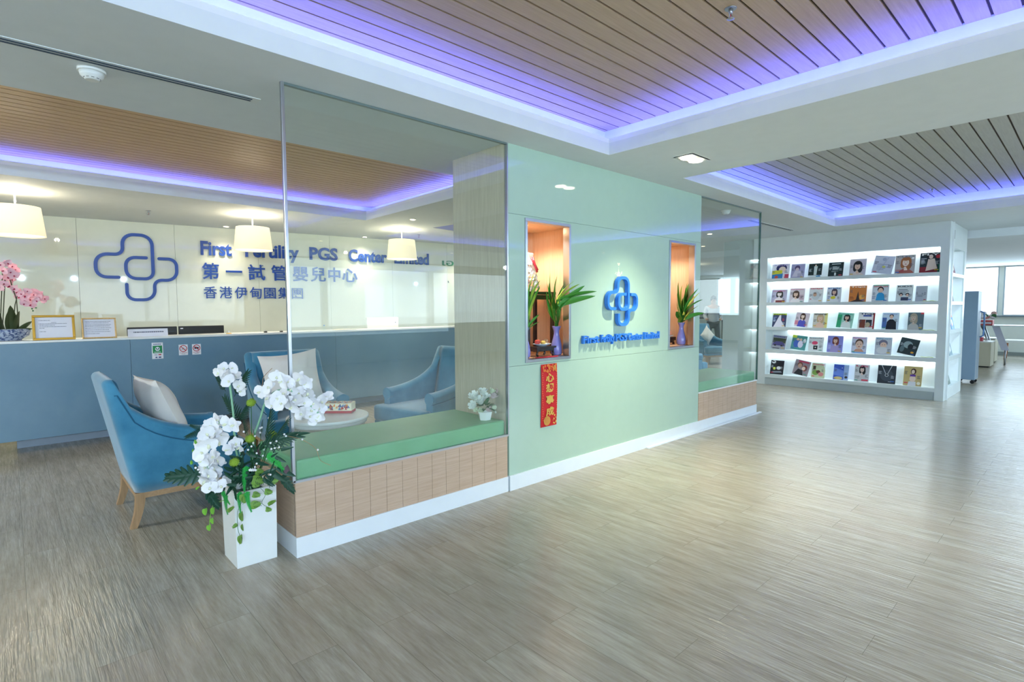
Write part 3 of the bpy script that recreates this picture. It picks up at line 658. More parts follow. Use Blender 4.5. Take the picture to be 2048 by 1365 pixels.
r = thing('desk_bell', 'small pale figurine on the desk edge before the second monitor', 'figurine', (1.98, 7.28, DT)); MB().lathe([(.034, 0), (.034, .004), (.028, .008), (.012, .014)], n=18).build('base', M_goldl, r); MB().lathe([(.008, .014), (.010, .02), (.005, .028), (.007, .034), (.002, .04)], n=12).build('body', M_paper, r)
for i, (x_, lb) in enumerate(((2.42, 'tiny black clip on the desk edge, left of the pair'), (2.62, 'tiny black clip on the desk edge, right of the pair'))):
    r = thing('binder_clip', lb, 'clip', (x_, 7.30, DT), 0, 'black clips on the desk'); MB().prism([(-.018, -.012), (.018, -.012), (.018, .012), (-.018, .012)], 0, .014).build('body', M_blackp, r)
    MB().tube([(-.01, 0, .014), (-.006, .004, .03), (.006, .004, .03), (.01, 0, .014)], .002, 5).build('wire', M_chrome, r)
r = thing('water_bottle', 'small clear bottle with blue cap on the desk', 'bottle', (3.23, 7.36, DT)); MB().lathe([(.02, 0), (.021, .03), (.02, .05), (.008, .062)], n=16).build('body', M_glass, r); MB().lathe([(.009, .062), (.009, .075)], n=12).build('cap', plain('cap_blue', '#3f83c8', .4), r)
o = MB(); 
for k in range(5): o.box(-.14+.004*k, .14-.006*k, -.1, .1, .002*k, .002*k+.0016)
o = o.build('paper_stack', plain('paper_cream', '#ece6d6', .8)); o.location = (3.52, 7.34, DT+.0002); tag(o, 'flat stack of cream papers on the desk, right of the bottle', 'papers')
# stickers on the desk front
def sticker(nm, x0, x1, z0, z1, lab, draw):
    r = thing(nm, lab, 'sign', ((x0+x1)/2, 7.1995, (z0+z1)/2)); w, h = (x1-x0)/2, (z1-z0)/2
    MB().box(-w, w, -.002, 0, -h, h).build('backing', plain('sticker_white', '#e6e8ee', .5), r); draw(r, w, h)
M_red = plain('sign_red', '#b3283a', .5); M_grn = plain('sign_green_bright', '#0d8a4c', .5); M_ink = plain('ink_black', '#20242c', .6)
def rng(m, cx, cz, r0, r1, y=-.0028, n=24):
    vs = [(cx+r*math.cos(2*PI*k/n), y, cz+r*math.sin(2*PI*k/n)) for r in (r0, r1) for k in range(n)]; m.add(vs, [(k, (k+1) % n, n+(k+1) % n, n+k) for k in range(n)])
def txt(m, s, cx, z, w, h=None, y=-.003, bold=.02):
    text_on(m, s, (cx-w/2, y, z), (1, 0, 0), (0, 0, 1), w, h, 0, bold)
def d1(r, w, h):
    MB().box(-w*.84, w*.84, -.0026, -.002, -h*.3, h*.62).build('green_field', M_grn, r)
    m = MB(); disc(m, 0, h*.22, w*.42, 20, -.003); [m.box(w*(-.6+.17*k), w*(-.6+.17*k+.12), -.0031, -.0027, -h*.2, -h*.13) for k in range(7)]; m.build('white_mark', M_paper, r)
    m = MB(); a = MB().ell((0, 0, 0), (.001, .001, .001), 4)
    for s in (-1, 1): m.add([(0, -.0034, h*.06), (s*w*.05, -.0034, h*.22), (s*w*.27, -.0034, h*.40), (s*w*.30, -.0034, h*.22)], [(0, 1, 2, 3)])
    m.build('leaf_mark', plain('mark_teal', '#1f5d4b', .5), r)
    m = MB(); [m.box(w*(-.7+.2*k), w*(-.7+.2*k+.13), -.003, -.0026, h*.74, h*.86) for k in range(7)]; txt(m, 'VISA', -w*.3, -h*.58, w*.6, .012); m.box(-w*.42, -w*.08, -.003, -.0026, -h*.9, -h*.74); m.box(w*.15, w*.6, -.003, -.0026, -h*.9, -h*.74); m.build('writing', plain('mark_blue', '#2f4a7d', .5), r)
    m = MB(); disc(m, w*.25, -h*.50, w*.14, 12, -.003); disc(m, w*.5, -h*.50, w*.14, 12, -.0032); m.build('discs', M_red, r)
sticker('payment_sticker', 1.158, 1.266, .885, 1.068, 'green and white payment sticker on the blue desk front', d1)
def noring(r, w, h, word, l2):
    m = MB(); cz = h*.25; rng(m, 0, cz, w*.68, w*.86); q = w*.7*.707; m.add([(-q-.003, -.0032, cz+q-.003), (-q+.003, -.0032, cz+q+.003), (q+.003, -.0032, cz-q+.003), (q-.003, -.0032, cz-q-.003)], [(0, 1, 2, 3)]); txt(m, word, 0, -h*.62, w*1.6, .009); m.build('ring', M_red, r)
    m = MB(); txt(m, l2, 0, -h*.84, w*.9, .009); m.build('writing', M_ink, r)
def d2(r, w, h):
    noring(r, w, h, 'NO SMOKING', 'ห้ามสูบ'); m = MB(); m.box(-w*.45, w*.5, -.0028, -.0024, h*.10, h*.17); m.tube([(-w*.2, -.0026, h*.25), (0, -.0026, h*.33), (w*.05, -.0026, h*.45), (w*.25, -.0026, h*.42)], .0012, 4); m.build('cigarette', M_ink, r)
def d3(r, w, h):
    noring(r, w, h, 'NO CAMERA', 'ห้ามถ่าย'); m = MB(); m.box(-w*.5, w*.5, -.0028, -.0024, h*.1, h*.42); m.box(-w*.15, w*.15, -.0028, -.0024, h*.42, h*.48); m.build('camera_mark', M_ink, r)
sticker('no_smoking_sign', 1.42, 1.512, .91, 1.033, 'small no smoking sign on the desk front, left of the pair', d2)
sticker('no_camera_sign', 1.556, 1.648, .909, 1.032, 'small no camera sign on the desk front, right of the pair', d3)
# ================================================================== ARMCHAIRS
M_blue = fabric('blue_velvet', '#287599', '#4390b4', 5, .75, .5); M_bluet = fabric('teal_velvet', '#2f6f92', '#4a8aa6', 5, .75, .6)
M_pipe = plain('velvet_piping', '#1f5f80', .8); M_legw = wood('chair_leg_oak', '#9c7b58', '#b8966f', 'z', .5); M_apron = wood('chair_apron_oak', '#a4835f', '#bd9a74', 'x', .5)
M_pil = fabric('cream_cotton', '#e6dfd8', '#f1ece6', 3, .8, .2)
def armchair_parts(r, mat):
    """front towards -Y, origin on the floor at the centre"""
    hw, yf, yb, th, z0 = .345, -.29, .33, .085, .235
    path = []
    for k in range(15): path.append((-hw, yf+(yb-.06-yf)*k/14, Vector((-1, 0)), (k/14)))
    for k in range(1, 6): a = PI+(-PI/2)*k/6; path.append((-hw+.06+.06*math.cos(a), yb-.06+.06*math.sin(a), Vector((math.cos(a), math.sin(a))), 1))
    for k in range(9): path.append((-hw+.06+(2*hw-.12)*k/8, yb, Vector((0, 1)), 1))
    path += [(-p[0], p[1], Vector((-p[2].x, p[2].y)), p[3]) for p in path[:20][::-1]]
    def ztop(t):
        y = yf+(yb-.06-yf)*min(1, t) if t < 1 else yb; z = .8
        for _ in range(40): z = .5*z+.5*min(1.0, .585+.42*math.exp(-max(0, (yb+.15)-(y+.15*max(0, t-.25)/.75*(z-z0)/.75))/.24))
        return z
    vs = []; fs = []; rings = []
    for (x, y, n, t) in path:
        zt = ztop(t); lean = .15*max(0, t-.25)/.75; rr = th/2; fl = .02*(1-t)
        prof = [(0, z0), (0, z0+.1), (0, z0+(zt-z0)*.5), (0, zt-rr-.02)]
        prof += [(-rr+(rr+fl)*math.cos(a), zt-rr+rr*math.sin(a)) for a in [PI*q/8 for q in range(0, 9)]]
        prof += [(-th, zt-rr-.03), (-th, .40), (-th, .28)]
        ring = []
        for d, z in prof:
            s = max(0, (z-z0)/.75); ly = lean*s
            ring.append((x+n.x*d, y+n.y*d+ly, z))
        rings.append(ring)
    k = len(rings[0]); nn = len(rings)
    for ring in rings: vs += ring
    for i in range(nn-1):
        for j in range(k-1): fs.append((i*k+j, i*k+j+1, (i+1)*k+j+1, (i+1)*k+j))
        fs.append((i*k+k-1, i*k, (i+1)*k, (i+1)*k+k-1))
    m = MB(); m.add(vs, fs, 0, True); m.add(rings[0], [tuple(range(k))[::-1]]); m.add(rings[-1], [tuple(range(k))]); m.build('shell', mat, r)
    # arm front scrolls
    for s in (-1, 1):
        m = MB(); L = [(s*(hw-th/2+.0)+a*.058, yf-.006, .545+b*.062) for a, b in [(math.cos(2*PI*q/18), math.sin(2*PI*q/18)) for q in range(18)]]
        m.add(L+[(p[0], yf+.03, p[2]) for p in L], [tuple(range(18))]+[(q, (q+1) % 18, 18+(q+1) % 18, 18+q) for q in range(18)]); m.build('arm_scroll', mat, r)
    # piping that follows the arm below the roll
    for s in (-1, 1):
        pts = []
        for (x, y, n, t) in path[:16]:
            zt = ztop(t)-.105; sc = max(0, (zt-z0)/.75); pts.append((s*(abs(x)+.003), y+.15*max(0, t-.25)/.75*sc, zt))
        MB().tube(pts, .0045, 6).build('piping', M_pipe, r)
    T_ = [(-.262, .245), (-.262, -.298), (-.345, -.298), (-.345, -.43), (.345, -.43), (.345, -.298), (.262, -.298), (.262, .245)]
    m = MB(); m.prism(T_[::-1], .285, .445); o = m.build('seat_cushion', mat, r, bevel=.028)
    for p in o.data.polygons: p.use_smooth = True
    MB().prism([(-.26, .24), (-.26, -.298), (-.335, -.298), (-.335, -.415), (.335, -.415), (.335, -.298), (.26, -.298), (.26, .24)][::-1], .235, .284).build('seat_base', mat, r)
    m = MB(); m.box(-.335, .335, -.41, -.385, .195, .234).box(-.335, .335, .30, .325, .195, .234).box(-.335, -.31, -.385, .30, .195, .234).box(.31, .335, -.385, .30, .195, .234); m.build('apron', M_apron, r)
    for sx in (-1, 1):
        for sy in (-1, 1):
            y0 = -.385 if sy < 0 else .30; m = MB(); secs = []
            for q in range(6):
                t = q/5; z = .234*(1-t); c = (.045*t**2.0)*(1 if sy > 0 else -.35); w = .031-.010*t
                secs += [(sx*.308-w*sx-sx*.0, y0-w*.9+c, z), (sx*.308+w*sx, y0-w*.9+c, z), (sx*.308+w*sx, y0+w*.9+c, z), (sx*.308-w*sx, y0+w*.9+c, z)]
            f = [(0, 1, 2, 3), (20, 23, 22, 21)]
            for q in range(5):
                for e in range(4): f.append((q*4+e, q*4+(e+1) % 4, q*4+4+(e+1) % 4, q*4+4+e))
            m.add(secs, f); m.build('leg', M_legw, r)
def pillow_geo(w=.44, h=.44, t=.085, n=14):
    m = MB(); vs = []; fs = []
    for sgn in (1, -1):
        for j in range(n+1):
            for i in range(n+1):
                u, v = 2*i/n-1, 2*j/n-1; k = max(0, (1-abs(u)**2.6))*max(0, (1-abs(v)**2.6)); pin = 1-.10*(1-abs(u)**2)*abs(v)**1.0; pin2 = 1-.10*(1-abs(v)**2)*abs(u)**1.0
                wr = .006*math.sin(7*u+5*v)*k
                vs.append((u*w/2*pin2, sgn*(t*k**.55+wr*sgn), v*h/2*pin))
    q = (n+1)*(n+1)
    for s in range(2):
        for j in range(n):
            for i in range(n): a = s*q+j*(n+1)+i; f = (a, a+1, a+n+2, a+n+1); fs.append(f if s else f[::-1])
    return m.add(vs, fs, 0, True)
def pillow(loc, eul, lab, w=.44, t=.085):
    o = pillow_geo(w, w, t).build('throw_pillow', M_pil); o.location = loc; o.rotation_euler = eul; return tag(o, lab, 'pillow')
c1 = thing('armchair', 'bright blue velvet armchair at the left, seen from its side and back', 'armchair', (.885, 4.585, 0), PI/2, 'blue velvet armchairs'); armchair_parts(c1, M_blue)
def chair_copy(loc, rz, lab, s=1): c = copy_tree(c1); place(c, loc, rz, lab, scale=(s, s, 1.0 if s == 1 else 1.01)); return c
chair_copy((2.04, 5.29, 0), math.radians(-4), 'blue armchair behind the round table, facing the glass with a cream pillow', 1.08)
chair_copy((3.23, 4.76, 0), math.radians(-90+8), 'empty blue armchair right of the round table, partly behind the wood pier', 1.08)
chair_copy((8.9, 5.2, 0), math.radians(70), 'blue armchair behind the far bench glass, nearest the green wall'); chair_copy((13.0, 6.72, 0), math.radians(-25), 'blue armchair farther behind the far bench glass, with a pillow')
pillow((.775, 4.585, .735), (math.radians(-23), 0, PI/2+.12), 'plump cream pillow standing in the left blue armchair', .50, .095)
pillow((2.02, 5.365, .745), (math.radians(-13), math.radians(-5), math.radians(-4)), 'flat cream pillow against the back of the middle armchair', .56, .07)
pillow((12.92, 6.69, .72), (math.radians(-14), math.radians(45), math.radians(-25)), 'cream pillow on the distant armchair behind the far glass', .36, .06)
# ================================================================== ROUND TABLE, TISSUE BOX
r = thing('round_table', 'low round white topped table between the blue armchairs', 'table', (1.94, 4.39, 0))
MB().lathe([(.325, .515), (.332, .52), (.332, .54), (.328, .545)], (0, 0, 0), 56, cap=True).build('table_top', M_white, r)
MB().lathe([(.305, .02), (.305, .515)], (0, 0, 0), 56).build('drum_base', M_woodv, r)
MB().lathe([(.31, .485), (.318, .487), (.318, .514)], (0, 0, 0), 56, cap=False).build('edge_band', M_white, r)
MB().lathe([(.28, 0), (.28, .02)], (0, 0, 0), 40).build('plinth', M_dark, r)
r = thing('tissue_box', 'red and cream patterned tissue box on the round table', 'tissue box', (2.06, 4.45, .546), math.radians(-42)); r.scale = (1.15, 1.1, 1.15)
MB().box(-.115, .115, -.06, .06, 0, .075).build('box', plain('box_cream', '#ece3c9', .6), r, bevel=.002)
m = MB(); m.box(-.1155, .1155, -.0605, .0605, .001, .02); m.build('red_band', M_red, r)
m = MB(); random.seed(3); cols = [M_red, plain('box_blue', '#4f7fb8', .6), plain('box_orange', '#e08a3c', .6)]
for k in range(26):
    x_, z_ = random.uniform(-.10, .09), random.uniform(.024, .062); s_ = random.uniform(.016, .026); z_ = min(z_, .072-s_); m.add([(x_, -.0608, z_), (x_+s_, -.0608, z_), (x_+s_*random.random(), -.0608, z_+s_)], [(0, 1, 2)], k % 3)
for k in range(36):
    x_, y_ = random.uniform(-.10, .09), random.uniform(-.052, .04); s_ = random.uniform(.018, .032); y_ = min(y_, .055-s_); x_ = min(x_, .11-s_); m.add([(x_, y_, .0755), (x_+s_, y_, .0755), (x_+s_*random.random(), y_+s_, .0755)], [(0, 1, 2)], k % 3)
m.build('triangle_print', cols, r)
# ================================================================== FLOWERS
def petal(m, org, d, side, L, w, cup=.25, mi=0, nseg=5, tipw=.3, wav=0):
    """rounded petal from org along d, width across side"""
    d = d.normalized(); nrm = d.cross(side).normalized(); vs = []; fs = []
    for i in range(nseg+1):
        t = i/nseg; ww = w*math.sin(PI*min(1, (.12+t*.88)**.75*(1.0 if t < 1 else 1)))**.6*(1 if t < 1 else tipw) if t < 1 else w*tipw
        c = org+d*(L*t)+nrm*(-cup*L*t*t)
        for s, q in ((-1, .12), (-.5, 0), (0, -.06), (.5, 0), (1, .12)): vs.append(c+side*(s*ww/2)+nrm*(q*ww*.8+wav*math.sin(9*t+3*s)))
    for i in range(nseg):
        for k in range(4): a = i*5+k; fs.append((a, a+1, a+6, a+5))
    m.add(vs, fs, mi, True)
def orchid_mesh(nm, mp, mc, s=.036, lipm=None):
    m = MB(); Z = Vector((0, 0, 0)); random.seed(11)
    for a, L, w in ((90, 1.0, .95), (210, .95, .85), (330, .95, .85)):
        d = Vector((math.cos(math.radians(a)), .1, math.sin(math.radians(a)))); petal(m, Z, d, Vector((-d.z, 0, d.x)).normalized(), L*s, w*s, .2)
    for a in (12, 168):
        d = Vector((math.cos(math.radians(a)), -.12, math.sin(math.radians(a)))); petal(m, Vector((0, -.002, 0)), d, Vector((-d.z, 0, d.x)).normalized(), 1.12*s, 1.45*s, .1)
    m.ell((0, -.16*s, -.08*s), (.13*s, .2*s, .2*s), 8, 1); petal(m, Vector((0, -.1*s, -.1*s)), Vector((0, -.7, -.7)), Vector((1, 0, 0)), .45*s, .4*s, -.4, 1)
    o = m.build(nm, [mp, mc]); return o
M_orw = plain('orchid_white', '#f3f3f6', .6, sub=.1); M_orc = plain('orchid_throat', '#e9ecd0', .6); M_stem = plain('orchid_stem', '#8fc4a0', .5)
M_leafd = plain('leaf_dark', '#1f4a38', .45); M_leafm = plain('leaf_mid', '#2f6a3c', .5); M_leafb = plain('leaf_bright', '#2fae4c', .5); M_leafl = plain('leaf_light', '#7dbf3c', .5); M_stripe = plain('leaf_stripe', '#274a20', .5); M_pom = plain('pom_green', '#8fae3a', .9)
PX0, PY0 = .976, 3.315
r = thing('flower_planter', 'tall white square planter standing on the floor by the end of the near bench', 'planter', (PX0, PY0, 0))
HX, HY, HH = .111, .125, .43; m = MB()
a0 = [(-HX, -HY), (HX, -HY), (HX, HY), (-HX, HY)]; k = .012
out = [(x*.97, y*.97, 0) for x, y in a0]+[(x*1.02, y*1.02, HH) for x, y in a0]+[(x*1.02*(1-.12), y*1.02*(1-.12), HH) for x, y in a0]+[(x*.86, y*.86, .30) for x, y in a0]
m.add(out, [(3, 2, 1, 0)]+[(i, (i+1) % 4, 4+(i+1) % 4, 4+i) for i in range(4)]+[(4+i, 4+(i+1) % 4, 8+(i+1) % 4, 8+i) for i in range(4)]+[(8+i, 8+(i+1) % 4, 12+(i+1) % 4, 12+i) for i in range(4)])
m.build('box', M_white, r, bevel=.002); MB().box(-.09, .09, -.10, .10, .355, .38).build('moss', M_leafd, r)
fa = thing('flower_arrangement', 'artificial arrangement of white orchids and green leaves in the white planter', 'flowers', (PX0, PY0, .395)); FO = Vector((PX0, PY0, .395))
def fz(zx, zy, y): return at(300+.3442*zx, 680+.3442*zy, 'y', y)-FO
first = orchid_mesh('orchid_blossom', M_orw, M_orc); first.parent = fa; nfl = 0
SEEN = set()
def bloom(p, s, ax, ay, az, proto):
    global nfl
    if proto.name in SEEN: o = proto.copy(); COL.objects.link(o)
    else: o = proto; SEEN.add(proto.name)
    o.parent = proto.parent; o.location = p; o.rotation_euler = (ax, ay, az); o.scale = (s, s, s); nfl += 1; return o
random.seed(21)
VZ = math.radians(-43)     # facing roughly to the open hall
BLA = [(400, 190), (440, 215), (425, 165), (480, 165), (500, 215), (455, 240), (520, 265), (530, 300), (470, 200)]
BLB = [(350, 500), (400, 465), (445, 490), (490, 495), (330, 545), (375, 540), (290, 610), (340, 610), (395, 590), (415, 555), (300, 655), (320, 690), (370, 680), (395, 700), (320, 740), (375, 745), (345, 790), (395, 790), (320, 820), (370, 850), (410, 850), (440, 830), (350, 860), (300, 700)]
BLC = [(640, 305), (690, 275), (735, 215), (770, 240), (800, 245), (690, 340), (735, 340), (780, 310), (820, 285), (800, 350), (825, 388), (870, 225), (905, 250), (865, 310), (920, 310), (900, 365), (955, 370), (935, 410), (880, 430), (930, 445), (985, 400), (1030, 335), (985, 440), (960, 465), (850, 350), (760, 370), (710, 370), (1000, 360)]
BLD = [(470, 635), (520, 625), (500, 600), (450, 640)]
for L, y0, y1, sc in ((BLA, 3.30, 3.36, .95), (BLB, 3.16, 3.26, 1.22), (BLC, 3.02, 3.09, 1.12), (BLD, 3.2, 3.22, .9)):
    for (a, b) in L:
        yy = random.uniform(y0, y1)
        if L is BLC: yy = max(3.03, 3.15-.22*max(0, (a-640))/200)-random.uniform(0, .03)
        bloom(fz(a, b, yy), sc*random.uniform(.85, 1.12), random.uniform(-.5, .5), random.uniform(-1.2, 1.2), VZ+random.uniform(-.6, .6), first)
def stem(pts, rad=.005, mat=M_stem, nm='stem'):
    P = [Vector(p) for p in pts]; Q = []
    for i in range(len(P)-1):
        p0, p1, p2, p3 = P[max(0, i-1)], P[i], P[i+1], P[min(len(P)-1, i+2)]
        for k in range(6): t = k/6; Q.append(.5*((2*p1)+(p2-p0)*t+(2*p0-5*p1+4*p2-p3)*t*t+(3*p1-p0-3*p2+p3)*t**3))
    Q.append(P[-1]); return MB().tube(Q, rad, 6).build(nm, mat, fa)
stem([(0, 0, -.01), fz(500, 640, 3.3), fz(485, 440, 3.32), fz(465, 275, 3.33), fz(450, 210, 3.33)], .0062)
stem([(.01, -.02, -.01), fz(495, 560, 3.26), fz(480, 500, 3.24), fz(420, 470, 3.24), fz(340, 560, 3.24), fz(330, 700, 3.24), fz(370, 850, 3.24)], .005)
stem([(.03, 0, -.01), fz(600, 600, 3.2), fz(640, 460, 3.18), fz(690, 330, 3.12), fz(800, 290, 3.03), fz(920, 370, 3.02), fz(980, 430, 3.02)], .0058)
# green pompons on stalks
pom = MB(); random.seed(5)
pom.ell((0, 0, 0), (.021, .021, .021), 14)
for k in range(220):
    d = Vector((random.gauss(0, 1), random.gauss(0, 1), random.gauss(0, 1))).normalized(); s_ = d.orthogonal().normalized()*.0016; pom.add([d*.019-s_, d*.019+s_, d*.0285], [(0, 1, 2)])
pom = pom.build('pompon', M_pom, fa)
for i, (a, b, y_) in enumerate(((588, 365, 3.2), (582, 575, 3.14), (710, 552, 3.16), (490, 712, 3.14))):
    q = pom if i == 0 else pom.copy()
    if i: COL.objects.link(q)
    p = fz(a, b, y_); q.location = p; stem([(.02, 0, -.01), p*.5+Vector((.01, 0, .0)), p], .0022, M_leafm)
# leaves
def leafmesh(nm, mat, L, w, kind, par, stripe=None):
    m = MB(); X = Vector((1, 0, 0)); 
    if kind == 'plain': petal(m, Vector((0, 0, 0)), Vector((0, 0, 1)), X, L, w, .25, 0, 8, .05)
    elif kind == 'monstera':
        m.tube([(0, 0, 0), (0, -.004, L)], .0022, 5)
        for s in (-1, 1):
            for k in range(6):
                t = .08+.15*k; a = math.radians(62-7*k); d = Vector((s*math.sin(a), -.15, math.cos(a))); petal(m, Vector((0, 0, L*t)), d, Vector((0, -.2, 1)).cross(d).cross(d).normalized()*1, w*(1-.10*k)*(.75+.25*min(1, k/1.5)), w*.30, .18, 0, 5, .35)
        petal(m, Vector((0, 0, L*.1)), Vector((0, 0, 1)), X, L*.95, w*.42, .1, 0, 6, .1)
    elif kind == 'fern':
        m.tube([(0, 0, 0), (0, -.01, L*.5), (0, -.03, L)], .0016, 5); n = 17
        for k in range(n):
            t = (k+1)/n; ll = w*(1-.75*t)
            for s in (-1, 1): d = Vector((s, -.1, .35)); petal(m, Vector((0, -.03*t*t, L*t*.97)), d, Vector((0, -.1, 1)), ll, L/n*1.15, .1, 0, 3, .3)
    elif kind == 'palm':
        m.tube([(0, 0, 0), (0, 0, L)], .002, 5)
        for k in range(10):
            t = .15+.85*k/9
            for s in (-1, 1): d = Vector((s*(1-.6*t*t), -.1, .55+.5*t)); petal(m, Vector((0, 0, L*t)), d, d.cross(Vector((0, -1, 0))).normalized(), w*(1-.35*t), .011, .15, 0, 4, .05)
    elif kind == 'heart':
        petal(m, Vector((0, 0, -.004)), Vector((0, 0, 1)), X, L, w, .1, 0, 8, .06)
        if stripe:
            for k in range(5):
                t = .15+.15*k
                for s in (-1, 1): m.add([(s*.001, -.0018, L*t), (s*w*.40*(1-.5*abs(t-.35)), -.0022, L*(t+.14)), (s*w*.36*(1-.5*abs(t-.35)), -.0022, L*(t+.19)), (s*.001, -.0018, L*(t+.035))], [(0, 1, 2, 3)], 1)
    return m.build(nm, [mat, stripe] if stripe else mat, par)
def aim(o, p, d, roll=0):
    """stand a leaf (its length is local z) at p pointing along d, its face turned to the hall"""
    d = Vector(d).normalized(); f = Vector((.65, -.75, 0)); f = (f-d*f.dot(d)).normalized(); xx = (-f).cross(d); M = Matrix((xx, -f, d)).transposed().to_4x4()
    o.rotation_euler = (M@Matrix.Rotation(roll, 4, 'Z')).to_euler(); o.location = p; return o
def many(proto, lst):
    for i, (p, d, s, ro) in enumerate(lst):
        o = proto if i == 0 else proto.copy()
        if i: COL.objects.link(o)
        aim(o, p, d, ro); o.scale = (s, s, s)
def seg(a, b, y0, y1=None):
    if max(a[0], b[0]) > 690 and max(a[1], b[1]) > 540: y0 = min(y0, 3.06)
    p = fz(a[0], a[1], y0); q = fz(b[0], b[1], y1 or y0); return p, q-p
def lst(items, base): 
    o = []
    for a, b, y in items: p, d = seg(a, b, y); o.append((p, d, d.length/base, random.uniform(-.3, .3)))
    return o
many(leafmesh('monstera_leaf', M_leafd, .2, .10, 'monstera', fa), lst([((300, 780), (90, 800), 3.25), ((330, 880), (400, 975), 3.2), ((440, 850), (330, 920), 3.2), ((480, 820), (500, 930), 3.16), ((620, 760), (480, 830), 3.22), ((760, 790), (835, 885), 3.16)], .2))
many(leafmesh('palm_leaf', M_leafd, .16, .07, 'palm', fa), lst([((490, 330), (560, 200), 3.38), ((440, 300), (385, 210), 3.38), ((520, 470), (440, 350), 3.36), ((520, 480), (570, 380), 3.36), ((320, 520), (220, 560), 3.34), ((300, 520), (240, 500), 3.34), ((680, 600), (700, 430), 3.26), ((700, 620), (790, 480), 3.26), ((650, 620), (830, 560), 3.22), ((640, 560), (650, 480), 3.3), ((560, 560), (540, 460), 3.3), ((430, 580), (500, 560), 3.3)], .16))
many(leafmesh('fern_leaf', M_leafb, .16, .034, 'fern', fa), lst([((560, 730), (525, 880), 3.15), ((680, 660), (760, 760), 3.13), ((520, 880), (505, 1005), 3.13), ((560, 880), (570, 1000), 3.13), ((440, 900), (430, 1015), 3.16), ((750, 690), (755, 770), 3.12), ((420, 880), (450, 960), 3.18)], .16))
many(leafmesh('olive_leaf', M_leafd, .09, .03, 'plain', fa), lst([((800, 560), (860, 530), 3.05), ((860, 550), (925, 535), 3.03), ((850, 560), (900, 570), 3.03), ((780, 590), (740, 640), 3.12), ((720, 580), (800, 560), 3.12), ((700, 600), (650, 650), 3.15), ((560, 650), (640, 690), 3.18), ((620, 640), (560, 600), 3.18), ((540, 700), (450, 680), 3.2), ((600, 700), (680, 740), 3.15), ((640, 700), (600, 640), 3.2), ((520, 760), (450, 790), 3.2), ((740, 740), (830, 800), 3.12), ((700, 760), (780, 830), 3.12), ((600, 800), (540, 860), 3.15), ((660, 800), (700, 860), 3.15), ((480, 760), (420, 740), 3.22), ((580, 760), (590, 700), 3.18), ((640, 640), (690, 560), 3.2), ((560, 800), (620, 760), 3.16), ((760, 640), (830, 620), 3.1), ((500, 830), (430, 900), 3.18), ((540, 840), (600, 830), 3.15), ((700, 690), (740, 650), 3.14)]+[((a_, b_), (a_+random.uniform(-70, 70), b_+random.uniform(-90, 50)), random.uniform(3.14, 3.3)) for a_, b_ in [(random.uniform(470, 740), random.uniform(600, 850)) for _ in range(46)]]+[((a_, b_), (a_+random.uniform(-80, 80), b_+random.uniform(-40, 70)), random.uniform(3.13, 3.19)) for a_, b_ in [(random.uniform(460, 720), random.uniform(770, 850)) for _ in range(30)]], .09))
many(leafmesh('round_leaf', plain('leaf_maroon', '#5a4650', .5), .05, .045, 'heart', fa), lst([((790, 740), (815, 790), 3.12), ((640, 660), (600, 640), 3.2)], .05))
many(leafmesh('striped_leaf', plain('leaf_lime', '#6f9a3c', .5), .05, .042, 'heart', fa, M_stripe), lst([((600, 900), (645, 905), 3.12), ((670, 882), (715, 888), 3.12), ((590, 965), (650, 950), 3.12), ((690, 960), (735, 930), 3.12), ((675, 985), (710, 990), 3.12), ((455, 1000), (490, 965), 3.12), ((530, 1005), (535, 1060), 3.12), ((505, 1075), (475, 1095), 3.12), ((535, 1075), (540, 1115), 3.12), ((525, 1140), (525, 1192), 3.12), ((615, 770), (665, 765), 3.13), ((600, 815), (670, 825), 3.12), ((700, 825), (750, 815), 3.11), ((540, 900), (550, 955), 3.12), ((600, 840), (640, 850), 3.12)], .05))
many(leafmesh('ivy_leaf', M_leafl, .04, .036, 'heart', fa), lst([((320, 985), (320, 1025), 3.22), ((365, 980), (365, 1020), 3.22), ((360, 1040), (365, 1075), 3.22), ((342, 1080), (345, 1115), 3.22), ((250, 690), (275, 680), 3.24), ((245, 720), (235, 700), 3.24), ((270, 600), (255, 580), 3.24), ((250, 650), (250, 630), 3.24), ((270, 870), (290, 850), 3.22)], .04))
for P in ([(440, 930), (370, 960), (350, 1030), (345, 1090)], ): stem([fz(a, b, 3.22) for a, b in P], .0015, M_leafl, 'vine')
stem([fz(a, b, 3.12) for a, b in [(640, 860), (670, 900), (650, 950), (700, 980)]], .0013, M_leafm, 'vine'); stem([fz(a, b, 3.12) for a, b in [(540, 930), (510, 1000), (510, 1090), (525, 1150)]], .0013, M_leafm, 'vine')
stem([fz(a, b, 3.05) for a, b in [(800, 560), (880, 580), (960, 630), (990, 700), (1050, 730)]], .0014, M_legw, 'twig'); stem([fz(a, b, 3.16) for a, b in [(655, 240), (665, 210), (710, 165)]], .0016, M_legw, 'twig'); stem([fz(a, b, 3.16) for a, b in [(640, 300), (655, 250), (655, 240)]], .0016, M_legw, 'twig')
random.seed(9); by = None
for i, (a, b) in enumerate([(690, 455), (650, 510), (640, 515), (685, 555), (680, 595), (655, 675), (678, 690), (620, 660), (620, 720), (610, 740), (725, 630), (750, 625), (780, 550), (790, 560), (885, 580), (975, 640), (690, 790), (700, 785), (590, 620), (545, 535), (700, 600), (640, 540), (600, 600), (570, 640), (280, 755), (290, 770), (265, 745), (610, 560), (665, 640), (735, 590), (705, 635)]):
    if by is None: by = MB().ell((0, 0, 0), (.006, .006, .006), 8).build('white_berry', M_orw, fa); q = by
    else: q = by.copy(); COL.objects.link(q)
    q.location = fz(a, b, 3.04 if a > 690 else 3.12)
